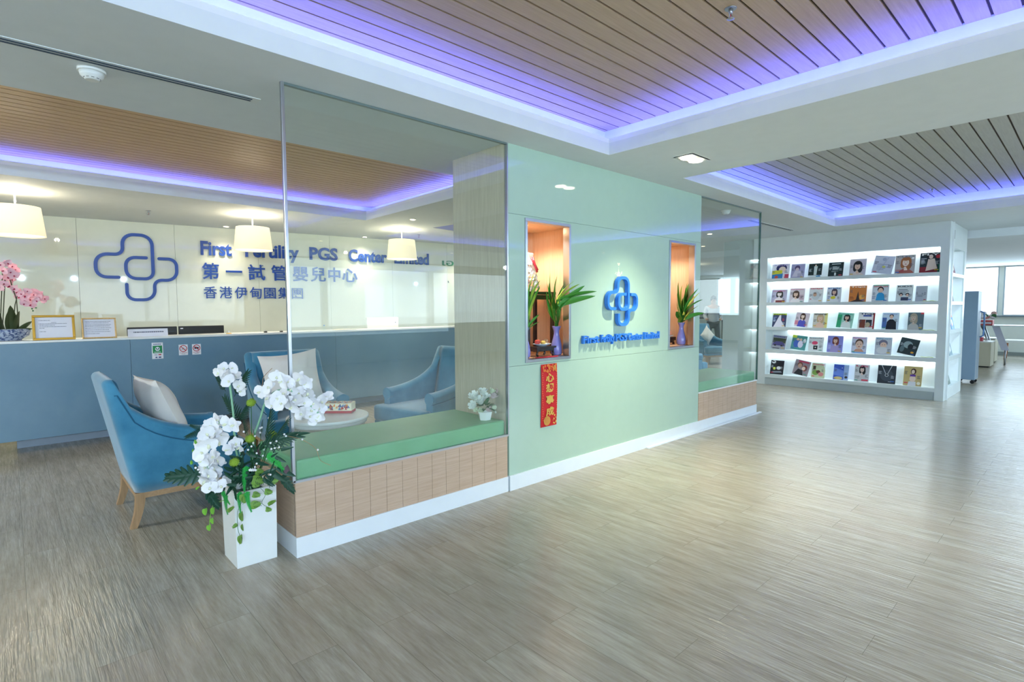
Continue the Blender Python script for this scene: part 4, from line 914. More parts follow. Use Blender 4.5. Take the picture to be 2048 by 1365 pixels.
for i in range(14):
    a = random.uniform(560, 760); b = random.uniform(520, 700); stem([(random.uniform(-.04, .05), random.uniform(-.05, .05), -.01), fz((a+620)/2, (b+820)/2, 3.2), fz(a, b, 3.13)], .0014, M_leafm)
for i in range(3):
    q = first.copy(); COL.objects.link(q); q.location = fz(585+12*i, 758, 3.13); q.scale = (.28,)*3; q.rotation_euler = (0, 0, VZ); 
# ---------------------------------------------------------------- pink orchids in the blue and white bowl
r = thing('pink_orchid_bowl', 'pink orchids in a blue and white bowl at the left end of the desk', 'potted plant', (-.03, 7.45, DT))
m = N('porcelain_blue'); v = m.coord((1, 1, 1)); m.l(m.ramp(m.noise(v, 45, 5, .6), [(.42, '#3b4f7c'), (.55, '#a9b6cc')]), m.b.inputs['Base Color']); m.b.inputs['Roughness'].default_value = .2
MB().lathe([(.115, 0), (.12, .012), (.175, .05), (.188, .09), (.185, .115), (.170, .118), (.165, .10)], (0, 0, 0), 32, sy=.62).build('bowl', m.m, r); MB().lathe([(.155, .10), (.16, .105)], (0, 0, 0), 24, sy=.60).build('soil', M_dark, r)
ORG = Vector((-.03, 7.45, DT)); pk = orchid_mesh('orchid_blossom', plain('orchid_pink', '#eec0cb', .6, sub=.1), plain('orchid_magenta', '#b02a55', .5), .043); pk.parent = r
random.seed(31)
for (a, b) in [(2, 530), (15, 527), (25, 533), (32, 540), (8, 542), (22, 545), (-8, 535), (15, 555), (25, 560), (8, 568), (20, 572), (30, 578), (0, 575), (-10, 590), (35, 585), (42, 588), (50, 592), (38, 595), (55, 583), (60, 600), (68, 590), (72, 602), (78, 595), (50, 602), (62, 610), (48, 608), (85, 600), (90, 598), (70, 585), (80, 588), (28, 552), (-4, 556)]:
    bloom(at(a, b, 'y', 7.45+random.uniform(-.05, .07))-ORG, random.uniform(.8, 1.1), random.uniform(-.4, .4), random.uniform(-1, 1), random.uniform(-.9, .3), pk)
for pts in ([(5, 660), (8, 600), (10, 560)], [(25, 660), (30, 610), (35, 590), (60, 592)], [(38, 660), (33, 600), (20, 560)], [(0, 660), (3, 590), (5, 540)]):
    MB().tube([at(a, b, 'y', 7.45)-ORG for a, b in pts], .005, 6).build('stem', plain('stem_brown_green', '#4a4f34', .6), r)
lf = leafmesh('strap_leaf', plain('strap_green', '#3d4a2a', .4), .2, .06, 'plain', r)
for i, (a, b, c, d) in enumerate([(20, 662, 12, 622), (10, 662, -8, 630), (30, 662, 18, 615), (36, 664, 60, 642), (30, 664, 62, 655), (5, 664, -10, 645), (34, 662, 30, 625), (20, 664, 45, 655)]):
    o = lf if i == 0 else lf.copy()
    if i: COL.objects.link(o)
    p = at(a, b, 'y', 7.45)-ORG; q = at(c, d, 'y', 7.42)-ORG; aim(o, p, q-p, random.uniform(-.6, .6)); s_ = (q-p).length/.2; o.scale = (s_*1.1,)*3
for (a, b) in [(64, 618), (72, 616), (66, 622)]: MB().ell(at(a, b, 'y', 7.45)-ORG, (.008, .008, .008), 8).build('bud', M_leafm, r)
# ---------------------------------------------------------------- rose pot on the bench
r = thing('rose_pot', 'small white faceted pot of pale roses at the right end of the near cushion', 'potted plant', (2.715, 3.25, .5655)); r.scale = (1.12,)*3
MB().lathe([(.040, 0), (.052, .055), (.05, .058), (.046, .058), (.044, .045)], (0, 0, 0), 6, smooth=False).build('pot', M_white, r)
M_r1 = plain('rose_white', '#e9efe9', .6); M_r2 = plain('rose_green_white', '#dbe7cd', .6); M_r3 = plain('rose_pink', '#d9c4c6', .6)
def rose(s, mat, nm='rose'):
    m = MB(); m.ell((0, 0, 0), (s*.35, s*.35, s*.38), 8)
    for ring, (n, rr, tilt) in enumerate(((4, .55, .25), (5, .8, .6), (6, 1.0, 1.0))):
        for k in range(n):
            a = 2*PI*k/n+ring; d = Vector((math.cos(a)*math.sin(tilt), math.sin(a)*math.sin(tilt), math.cos(tilt))); petal(m, Vector((0, 0, -.2*s)), d, Vector((-math.sin(a), math.cos(a), 0)), s*rr, s*.8, -.25, 0, 4, .5)
    return m.build(nm, mat, r)
random.seed(12)
C0 = Vector((2.715, 3.25, .5655))
for (a, b, s_, mt) in [(952, 800, .04, M_r1), (966, 792, .036, M_r1), (962, 808, .04, M_r1), (950, 815, .034, M_r1), (996, 820, .038, M_r2), (984, 798, .034, M_r3), (982, 790, .026, M_r2), (975, 822, .026, M_r3), (985, 818, .024, M_r2), (998, 800, .03, M_r2), (963, 824, .022, M_r2), (955, 822, .02, M_r2), (992, 790, .022, M_r3), (990, 826, .024, M_r1), (972, 800, .03, M_r1), (1000, 810, .024, M_r2)]:
    o = rose(s_*1.4, mt); p = at(a, b, 'y', 3.235+random.uniform(-.01, .04))-C0; o.location = p; d = (p-Vector((0, .0, .06))+Vector((0, -.03, 0))).normalized(); o.rotation_euler = d.to_track_quat('Z', 'Y').to_euler()
lf = leafmesh('leaf', M_leafm, .045, .02, 'plain', r)
for i in range(26):
    o = lf if i == 0 else lf.copy()
    if i: COL.objects.link(o)
    a = random.uniform(0, 2*PI); e = random.uniform(-.1, 1.2); d = Vector((math.cos(a)*math.cos(e), math.sin(a)*math.cos(e), math.sin(e))); o.location = Vector((0, 0, .08))+d*.035; o.rotation_euler = d.to_track_quat('Z', 'Y').to_euler(); s_ = random.uniform(.9, 1.5); o.scale = (s_,)*3
# ================================================================== NICHE CONTENTS
M_lav = plain('lavender_glaze', '#7f84cf', .12, coat=.6)
def vase(x, y, z, lab, nm='bamboo_vase'):
    r = thing(nm, lab, 'vase', (x, y, z), 0, 'lavender vases in the niches')
    MB().lathe([(.040, 0), (.050, .012), (.052, .05), (.045, .10), (.030, .155), (.024, .19), (.026, .215), (.040, .25), (.042, .254), (.038, .254), (.022, .21), (.020, .19)], (0, 0, 0), 28).build('body', M_lav, r)
M_bl = plain('bamboo_leaf', '#3c8a2c', .45); M_bl2 = plain('bamboo_leaf_yellow', '#8fb23c', .45)
def bamboo(x, y, z, tips, lab, seed, wide=1.0):
    """stalks with long pointed leaves; tips = leaf ends in photo points with depth"""
    random.seed(seed); r = thing('lucky_bamboo', lab, 'plant', (x, y, z), 0, 'lucky bamboo sprays'); O = Vector((x, y, z))
    for k in range(9):
        a = 2*PI*k/9; MB().tube([(math.cos(a)*.010, math.sin(a)*.010, -.062), (math.cos(a)*.014, math.sin(a)*.014, .03), (math.cos(a)*.05, math.sin(a)*.035, random.uniform(.14, .26))], .0035, 6).build('stalk', M_bl, r)
    ms = []
    for mt in (M_bl, M_bl, M_bl2):
        m = MB(); petal(m, Vector((0, 0, 0)), Vector((0, 0, 1)), Vector((1, 0, 0)), .2, .047, .22, 0, 10, .02); ms.append(m.build('leaf', mt, r))
    for i, (a, b, c, d, yy) in enumerate(tips):
        o = ms[i] if i < 3 else ms[i % 3].copy()
        if i >= 3: COL.objects.link(o)
        p = at(a, b, 'y', y if yy > 3.12 else 3.075)-O; yy = yy+.05 if yy > 3.12 else min(yy, 3.04); q = at(c, d, 'y', yy)-O; q.x = min(q.x, .14 if yy > 3.12 and x < 5 else (.04 if yy > 3.12 else 9)); MB().tube([(0, -.01, .0), p*.5+Vector((0, -.02, 0)), p], .003, 5).build('stalk', M_bl, r); aim(o, p, q-p, random.uniform(-.5, .5)); s_ = (q-p).length/.2; o.scale = (min(1.25, max(.75, s_))*wide,)*2+(s_,)
NZ = 1.0252
vase(3.545, 3.25, NZ, 'lavender vase at the right of the left niche'); vase(3.15, 3.25, NZ, 'lavender vase at the left edge of the left niche')
vase(5.66, 3.25, 1.0102, 'lavender vase in the right niche')
bamboo(3.545, 3.25, NZ+.26, [(1112, 630, 1100, 560, 3.2), (1115, 620, 1128, 545, 3.2), (1112, 610, 1085, 572, 3.22), (1120, 600, 1186, 575, 2.98), (1118, 610, 1183, 588, 2.98), (1118, 600, 1150, 562, 3.1), (1110, 640, 1082, 585, 3.22), (1108, 620, 1088, 550, 3.2), (1116, 610, 1132, 553, 3.2), (1112, 600, 1104, 552, 3.2), (1108, 640, 1085, 615, 3.22), (1110, 645, 1092, 590, 3.2), (1118, 615, 1160, 570, 3.05), (1120, 620, 1150, 580, 3.1), (1116, 625, 1135, 590, 3.15), (1112, 620, 1118, 565, 3.18), (1106, 610, 1090, 565, 3.2), (1114, 600, 1140, 555, 3.12)], 'spray of green bamboo leaves reaching out of the left niche, right vase', 3)
bamboo(3.15, 3.25, NZ+.26, [(1056, 650, 1050, 560, 3.2), (1056, 640, 1062, 540, 3.2), (1058, 640, 1080, 570, 3.22), (1056, 655, 1078, 628, 3.2), (1058, 630, 1084, 575, 3.22), (1055, 620, 1068, 560, 3.2), (1056, 620, 1050, 580, 3.22), (1057, 660, 1076, 640, 3.2), (1056, 600, 1058, 545, 3.2)], 'spray of green bamboo leaves at the left edge of the left niche', 4)
bamboo(5.66, 3.25, 1.27, [(1368, 640, 1345, 570, 3.2), (1370, 630, 1362, 566, 3.22), (1368, 630, 1390, 578, 3.1), (1370, 625, 1395, 592, 3.08), (1368, 630, 1342, 590, 3.2), (1366, 640, 1343, 610, 3.2), (1370, 640, 1398, 620, 3.05), (1370, 620, 1386, 560, 3.15), (1366, 620, 1352, 575, 3.2), (1370, 630, 1380, 590, 3.15), (1366, 635, 1340, 625, 3.2), (1370, 640, 1388, 605, 3.1), (1368, 640, 1355, 600, 3.2), (1370, 620, 1374, 560, 3.18), (1366, 640, 1346, 640, 3.2), (1369, 625, 1384, 575, 3.12)], 'spray of broad bamboo leaves in the right niche', 6, 1.3)
r = thing('altar_stand', 'small black lacquered stand inside the left niche', 'stand', (3.47, 3.49, NZ))
MB().box(-.17, .19, -.13, .13, .535, .56).build('top', M_black, r, bevel=.003)
for sx, sy in ((-.15, -.11), (.16, -.11), (-.15, .11), (.16, .11)): MB().box(sx-.014, sx+.014, sy-.014, sy+.014, 0, .535).build('leg', M_black, r)
MB().box(-.136, .146, -.118, -.102, .49, .53).build('rail', M_black, r)
r = thing('offering_table', 'low black carved stool with the plate in the left niche', 'stand', (3.37, 3.27, NZ+.001))
MB().box(-.125, .115, -.075, .07, .07, .085).build('top', M_black, r, bevel=.002)
MB().box(-.11, .10, -.06, .055, .045, .069).build('apron', M_black, r)
for sx in (-.1, .09):
    for sy in (-.055, .05): MB().tube([(sx, sy, .045), (sx*1.1, sy, .02), (sx*.95, sy, .003)], .009, 6).build('leg', M_black, r)
r = thing('offering_plate', 'pale plate on the low black stool in the left niche', 'plate', (3.38, 3.27, NZ+.0865)); MB().lathe([(.045, 0), (.05, .004), (.095, .018), (.097, .021), (.093, .021), (.05, .008)], (0, 0, 0), 28, sy=.7).build('dish', plain('porcelain_pale', '#c5d2e0', .2), r)
M_fy = plain('fruit_yellow', '#d6b85a', .4); M_fr = plain('fruit_red', '#b5403c', .4); M_fo = plain('fruit_orange', '#dd9a4a', .4); M_fp = plain('fruit_peach', '#d98a6c', .4)
def fruit(p, s, mat, lab, cat='fruit'):
    r = thing('fruit', lab, cat, p); MB().lathe([(s*.25, -s*.95), (s*.7, -s*.75), (s, 0), (s*.8, s*.6), (s*.35, s*.82), (.001, s*.7)], (0, 0, s*.95), 16).build('flesh', mat, r); MB().tube([(0, 0, s*1.65), (.002, 0, s*1.95)], .0015, 5).build('stalk', M_stripe, r)
fruit((3.375, 3.25, NZ+.0955), .022, M_fy, 'yellow pear like fruit on the plate of the left niche'); fruit((3.325, 3.27, NZ+.0975), .026, M_fr, 'dark red fruit at the left on the plate of the left niche')
r = thing('water_glass', 'small clear glass at the back of the left niche plate', 'glass', (3.43, 3.27, NZ+.0955)); MB().lathe([(.016, 0), (.018, .04), (.0165, .04), (.0145, .003)], n=16).build('cup', M_glass, r); MB().lathe([(.004, .052), (.02, .042)], n=14).build('lid', M_glass, r)
r = thing('floral_offering', 'tall white floral offering with red ribbon on the black stand of the left niche', 'flowers', (3.44, 3.48, NZ+.5605)); random.seed(17)
MB().lathe([(.06, 0), (.05, .02), (.03, .05)], n=16).build('base', M_orw, r)
b0 = MB()
b0.ell((0, 0, 0), (.02, .02, .02), 8)
for k in range(6): a = 2*PI*k/6; petal(b0, Vector((0, 0, 0)), Vector((math.cos(a), math.sin(a), .3)), Vector((-math.sin(a), math.cos(a), 0)), .036, .034, -.1, 0, 3, .4)
b0 = b0.build('bloom', plain('offering_white', '#f4efe9', .7), r)
for i in range(34):
    o = b0 if i == 0 else b0.copy()
    if i: COL.objects.link(o)
    t = i/34; a = i*2.4; rr = .075*(1-.55*t); o.location = (-.03*t+rr*math.cos(a), rr*math.sin(a)*.8, .05+.25*t); o.rotation_euler = (random.uniform(.3, 1.5), 0, a+PI/2)
MB().tube([(-.045, -.06, .30), (-.02, -.075, .25), (0, -.085, .20), (.01, -.085, .17)], .010, 6).build('ribbon', M_red, r); MB().tube([(-.02, -.06, .31), (-.01, -.08, .24), (.02, -.085, .19)], .008, 6).build('ribbon', M_red, r)
MB().box(-.06, .02, -.035, .02, .30, .345).build('paper_top', plain('ribbon_pink', '#e7b3ae', .6), r, bevel=.01)
o = MB().prism([(-.14, -.02), (-.05, -.045), (.10, -.045), (.14, -.02), (.06, .0), (-.1, .0)], 0, .006).build('red_cloth', plain('cloth_red', '#a8142c', .8)); o.location = (3.315, 3.165, NZ+.0005); tag(o, 'folded red cloth on the sill of the left niche', 'cloth')
# right niche
NZ2 = 1.0102
r = thing('offering_table', 'low black stepped stool in the right niche', 'stand', (5.60, 3.43, NZ2)); MB().box(-.10, .10, -.09, .09, .045, .085).build('top', M_black, r, bevel=.003); MB().box(-.085, .085, -.075, .075, .02, .044).build('apron', M_black, r)
for sx in (-.08, .08):
    for sy in (-.07, .07): MB().box(sx-.01, sx+.01, sy-.01, sy+.01, 0, .02).build('foot', M_black, r)
r = thing('offering_plate', 'white plate of fruit on the black stool in the right niche', 'plate', (5.585, 3.40, NZ2+.0855)); MB().lathe([(.04, 0), (.045, .004), (.085, .018), (.087, .021), (.083, .021), (.045, .008)], (0, 0, 0), 28).build('dish', plain('porcelain_pale', '#c5d2e0', .2), r)
for dx, dy, dz, s_, mt, lb in ((.03, -.02, .0, .034, M_fp, 'peach coloured apple at the front of the right niche plate'), (-.04, -.02, 0, .032, M_fo, 'orange fruit at the left of the right niche plate'), (-.005, .03, .0, .034, M_fo, 'orange fruit at the back of the right niche plate'), (-.0, .0, .062, .032, M_fy, 'golden pear topmost on the right niche plate')): fruit((5.585+dx, 3.40+dy, NZ2+.094+dz), s_, mt, lb)
r = thing('altar_stand', 'dark stand at the back of the right niche', 'stand', (5.46, 3.60, NZ2))
MB().box(-.16, .16, -.08, .08, .46, .485).build('top', M_black, r)
for sx in (-.14, .14):
    for sy in (-.06, .06): MB().box(sx-.014, sx+.014, sy-.014, sy+.014, 0, .46).build('leg', M_black, r)
# ---------------------------------------------------------------- red banner
r = thing('red_banner', 'red hanging banner with four gold Chinese characters below the left niche', 'banner', (3.283, WY-.004, .975)); M_ban = plain('banner_red', '#c4101c', .6); M_bg = plain('banner_gold', '#dcb456', .45, metal=.3); M_bo = plain('banner_orange', '#d8732c', .6)
w, h = .096, .525; m = MB(); vs = []
for k in range(9): z = -h*k/8; y = -.006-.006*math.sin(k*.5); vs += [(-w, y, z), (w, y, z), (w, y+.002, z), (-w, y+.002, z)]
m.add(vs, [(4*k+e, 4*k+(e+1) % 4, 4*k+4+(e+1) % 4, 4*k+4+e) for k in range(8) for e in range(4)]+[(0, 3, 2, 1), (32, 33, 34, 35)]); m.build('cloth', M_ban, r)
for c, z in zip('心想事成', (-.150, -.235, -.335, -.435)):
    m = MB(); text_on(m, c, (-.047, -.0155, z), (1, 0, 0), (0, 0, 1), .098, .075, 0, .035); m.build('character', M_bg, r)
random.seed(2); m = MB()
for k in range(46):
    x_ = random.uniform(-w*.85, w*.85); z_ = -random.uniform(.005, .062); disc(m, x_, z_, random.uniform(.004, .012), 7, -.0152-k*1e-5)
m.build('top_pattern', M_bo, r); m = MB()
for q in range(5): rng(m, -w*.35, -h+.052, .008*q+.002, .008*q+.007, -.0156, 20)
for q in range(3): rng(m, w*.6, -.03, .006*q+.002, .006*q+.005, -.0162, 16)
for s in (-1, 1):
    for k in range(22): z_ = -.07-.395*k/21; disc(m, s*(w*.88+.004*math.sin(k*1.7)), z_, .0035, 6, -.0158)
for k in range(12): disc(m, w*.6+random.uniform(-.02, .02), -h+.02+random.uniform(0, .07), random.uniform(.004, .009), 7, -.0160-k*1e-5)
m.build('gold_pattern', M_bg, r)
# ================================================================== MAGAZINE SHELF
BX, YL, YR, YE = 10.25, 4.42, 1.535, 1.535
LV = [(1.94, 2.325), (1.505, 1.888), (1.06, 1.455), (.645, 1.01), (.18, .585)]
r = thing('magazine_shelf', 'tall white built in magazine shelf with five lit rows', 'bookshelf', (10.9, 2.9, 0)); T = Matrix.Translation((-10.9, -2.9, 0))
M_shw = plain('shelf_lacquer', '#cfdada', .4, coat=.15); M_shi = plain('shelf_inside', '#eef4f6', .5); M_pl = plain('shelf_plinth', '#a9b6b6', .5)
def part(nm, mat, *b, **k):
    m = MB()
    for q in b: m.box(*q)
    return m.xf(T).build(nm, mat, r, **k)
YA, YB = 1.645, 4.165                                   # opening in Y
part('header', M_shw, (BX, BX+.30, YR, YL, 2.325, ZC-.002))
part('stile', M_shw, (BX, BX+.30, YB, YL, .0, 2.325)); part('stile', M_shw, (BX, BX+.30, YR, YA, .0, 2.325))
part('back_panel', M_shi, (BX+.29, BX+.31, YA, YB, .18, 2.325))
zb = 2.325
for i, (a, b) in enumerate(LV):
    lo = LV[i+1][1] if i < 4 else .13
    part('shelf', M_shw, (BX, BX+.29, YA, YB, lo, a)); part('ledge_lip', M_shw, (BX, BX+.012, YA, YB, a, a+.006))
part('plinth', M_pl, (BX+.012, BX+.29, YA, YB, 0, .13))
M_tube = emis('shelf_light', '#eaf8ff', 5.5); M_tube2 = emis('shelf_light_end', '#eaf8ff', 2.2)
for i, (a, b) in enumerate(LV):
    part('light_strip', M_tube, (BX+.235, BX+.285, YA+.01 if i != 3 else YA+.01, YB-.01 if i != 3 else 3.86, b-.012, b-.001))
# end of the shelf facing the lounge aisle
part('end_frame', M_shw, (BX+.30, 11.75, YR, YR+.02, 2.325, ZC-.002), (BX+.30, 10.56, YR, YR+.02, 0, 2.325), (11.60, 11.75, YR, YR+.02, 0, 2.325), *[(10.56, 11.60, YR, YR+.02, (LV[i+1][1] if i < 4 else 0), LV[i][0]) for i in range(5)])
part('back_panel', M_shi, (10.56, 11.62, YR+.30, YR+.32, 0, 2.34)); part('side_panel', M_shi, (11.60, 11.62, YR+.02, YR+.30, 0, 2.34)); part('side_panel', M_shi, (10.55, 10.57, YR+.02, YR+.30, 0, 2.34))
for i, (a, b) in enumerate(LV):
    part('shelf', M_shw, (10.57, 11.60, YR+.02, YR+.30, (LV[i+1][1] if i < 4 else .13), a)); part('light_strip', M_tube2, (10.58, 11.59, YR+.25, YR+.28, b-.010, b-.001))
part('side_panel', M_shw, (11.62, 11.75, YR+.02, YL, 0, ZC-.002)); part('back_panel', M_shw, (BX+.31, 11.62, YL-.02, YL, 0, ZC-.002)); part('top_board', M_shw, (BX+.31, 11.62, YR+.02, YL-.02, 2.345, 2.36))
for z in (2.45, 1.50): part('hinge', plain('hinge_grey', '#6c7477', .4, metal=.5), (10.47, 10.55, YR-.012, YR, z, z+.13))
part('door_edge', M_white, (10.43, 10.455, YR-.02, YR, .0, ZC-.002))
# ---------------------------------------------------------------- magazines
PAL = {}
def pc(h):
    if h not in PAL: PAL[h] = plain('print_'+h.strip('#'), h, .45)
    return PAL[h]
def magazine(y0, y1, z, hgt, lab, bg, art, title='', tc='#ffffff', yaw=0, tilt=0, x=None, face='x', grp=None, extra=None):
    """front cover faces -X (face x) or -Y (face y); art(list) = (shape, colour, u, v, a, b) with u, v in 0..1 of the cover"""
    w = abs(y1-y0); cy = (y0+y1)/2
    r = thing('magazine', lab, 'magazine', (0, 0, 0), 0, grp)
    lean = math.radians(13)
    # local frame: u to the viewer's right, v up, n out of the cover
    S0 = MB().box(-w/2, w/2, 0, .007, 0, hgt); S0.mi = [1 if i in (0, 1, 5) else 0 for i in range(6)]
    S0.build('pages', [pc(bg), pc('#e9e9e4')], r)
    mats = []; m = MB(); layer = [0]
    def mi(c):
        if c not in mats: mats.append(c)
        return mats.index(c)
    def P(u, v): return (-w/2+u*w, -.0006-layer[0]*.00018, v*hgt)
    def poly(c, pts): layer[0] += 1; m.add([P(*p) for p in pts], [tuple(range(len(pts)))], mi(c))
    def el(c, u, v, a, b, n=14): poly(c, [(min(1, max(0, u+a*math.cos(2*PI*k/n))), min(1, max(0, v+b*math.sin(2*PI*k/n)))) for k in range(n)])
    def rc(c, u, v, a, b): poly(c, [(u, v), (u+a, v), (u+a, v+b), (u, v+b)])
    ra = random.Random(int(y0*1000+z*77)); art = list(art)
    if face == 'x':
        dk = '#4f5668' if sum(int(bg.strip('#')[i:i+2], 16) for i in (0, 2, 4)) > 330 else '#b9c2c8'
        art += [('t', dk, .05, ra.uniform(.5, .72), .2, 4, .045), ('t', dk, .74, ra.uniform(.3, .6), .2, 4, .045), ('r', ('#d8485c', '#3f6fb8', '#d9b53c', '#4fa08c')[ra.randrange(4)], ra.choice((.05, .72)), ra.uniform(.04, .12), .2, .05)]
    for q in art:
        if q[0] == 'e': el(*q[1:])
        elif q[0] == 'r': rc(*q[1:])
        elif q[0] == 'p': poly(q[1], q[2])
        elif q[0] == 't':   # ruled text lines
            _, c, u, v, a, n, st = q; rs = random.Random(int(u*100+v*1000))
            for k in range(n): rc(c, u, v-k*st, a*rs.uniform(.55, 1), st*.42)
        elif q[0] == 'f':   # portrait: hair, face, shoulders, dress
            _, hair, skin, dress, u, v, s = q
            poly(dress, [(max(0, u-.30*s), 0), (min(1, u+.30*s), 0), (min(1, u+.24*s), max(.02, v-.34*s)), (u+.1*s, max(.04, v-.24*s)), (u-.1*s, max(.04, v-.24*s)), (max(0, u-.24*s), max(.02, v-.34*s))])
            poly(skin, [(u-.06*s, max(.02, v-.30*s)), (u+.06*s, max(.02, v-.30*s)), (u+.05*s, v-.1*s), (u-.05*s, v-.1*s)])
            el(hair, u, v+.015*s, .19*s, .19*s); el(hair, u+.10*s, v-.10*s, .10*s, .17*s); el(hair, u-.11*s, v-.08*s, .08*s, .14*s)
            el(skin, u-.01*s, v-.015*s, .115*s, .135*s); el(hair, u-.01*s, v+.10*s, .12*s, .05*s)
            for dx in (-.055, .04): el('#3b2a2a', u+dx*s, v+.005*s, .018*s, .009*s, 8)
            el('#b0525a', u-.008*s, v-.075*s, .035*s, .014*s, 8)
    cvp = m.build('cover_picture', [pc(c) for c in mats], r)
    if title:
        layer[0] += 2; t = MB(); text_on(t, title, P(.08, .86), (1, 0, 0), (0, 0, 1), w*.84, hgt*.10, 0, .02)
        for i in range(len(t.v)): t.v[i] = (t.v[i][0], -.0045-.0005, t.v[i][2])
        t.build('title', pc(tc), cvp)
    R = Matrix.Rotation(-PI/2+yaw, 4, 'Z') if face == 'x' else Matrix.Rotation(yaw, 4, 'Z')
    lift = w/2*abs(math.sin(tilt))
    loc = Vector(((x or BX+.13), cy, z+.003+lift)) if face == 'x' else Vector((cy, x, z+.003+lift))
    r.matrix_world = Matrix.Translation(loc)@R@Matrix.Rotation(-lean, 4, 'X')@Matrix.Rotation(tilt, 4, 'Y'); return r
SK, SK2 = '#e6c3ae', '#f0d8c8'; HB, HK = '#4a2c22', '#1c1a20'
rows = [[(4.16, 3.83), (3.82, 3.57), (3.53, 3.29), (3.21, 2.96), (2.89, 2.63), (2.57, 2.27), (2.25, 1.97), (1.93, 1.65)],
 [(4.15, 3.86), (3.83, 3.56), (3.51, 3.26), (3.22, 2.98), (2.88, 2.61), (2.55, 2.3), (2.22, 1.98), (1.965, 1.80)],
 [(4.12, 3.86), (3.74, 3.49), (3.43, 3.18), (3.06, 2.8), (2.74, 2.48), (2.4, 2.15), (2.05, 1.83)],
 [(4.13, 3.86), (3.79, 3.52), (3.49, 3.23), (3.19, 2.93), (2.82, 2.58), (2.48, 2.23), (2.18, 1.91)],
 [(4.14, 3.88), (3.75, 3.47), (3.43, 3.19), (3.08, 2.83), (2.76, 2.53), (2.43, 2.16), (2.08, 1.82)]]
BN = '#c9a08a'
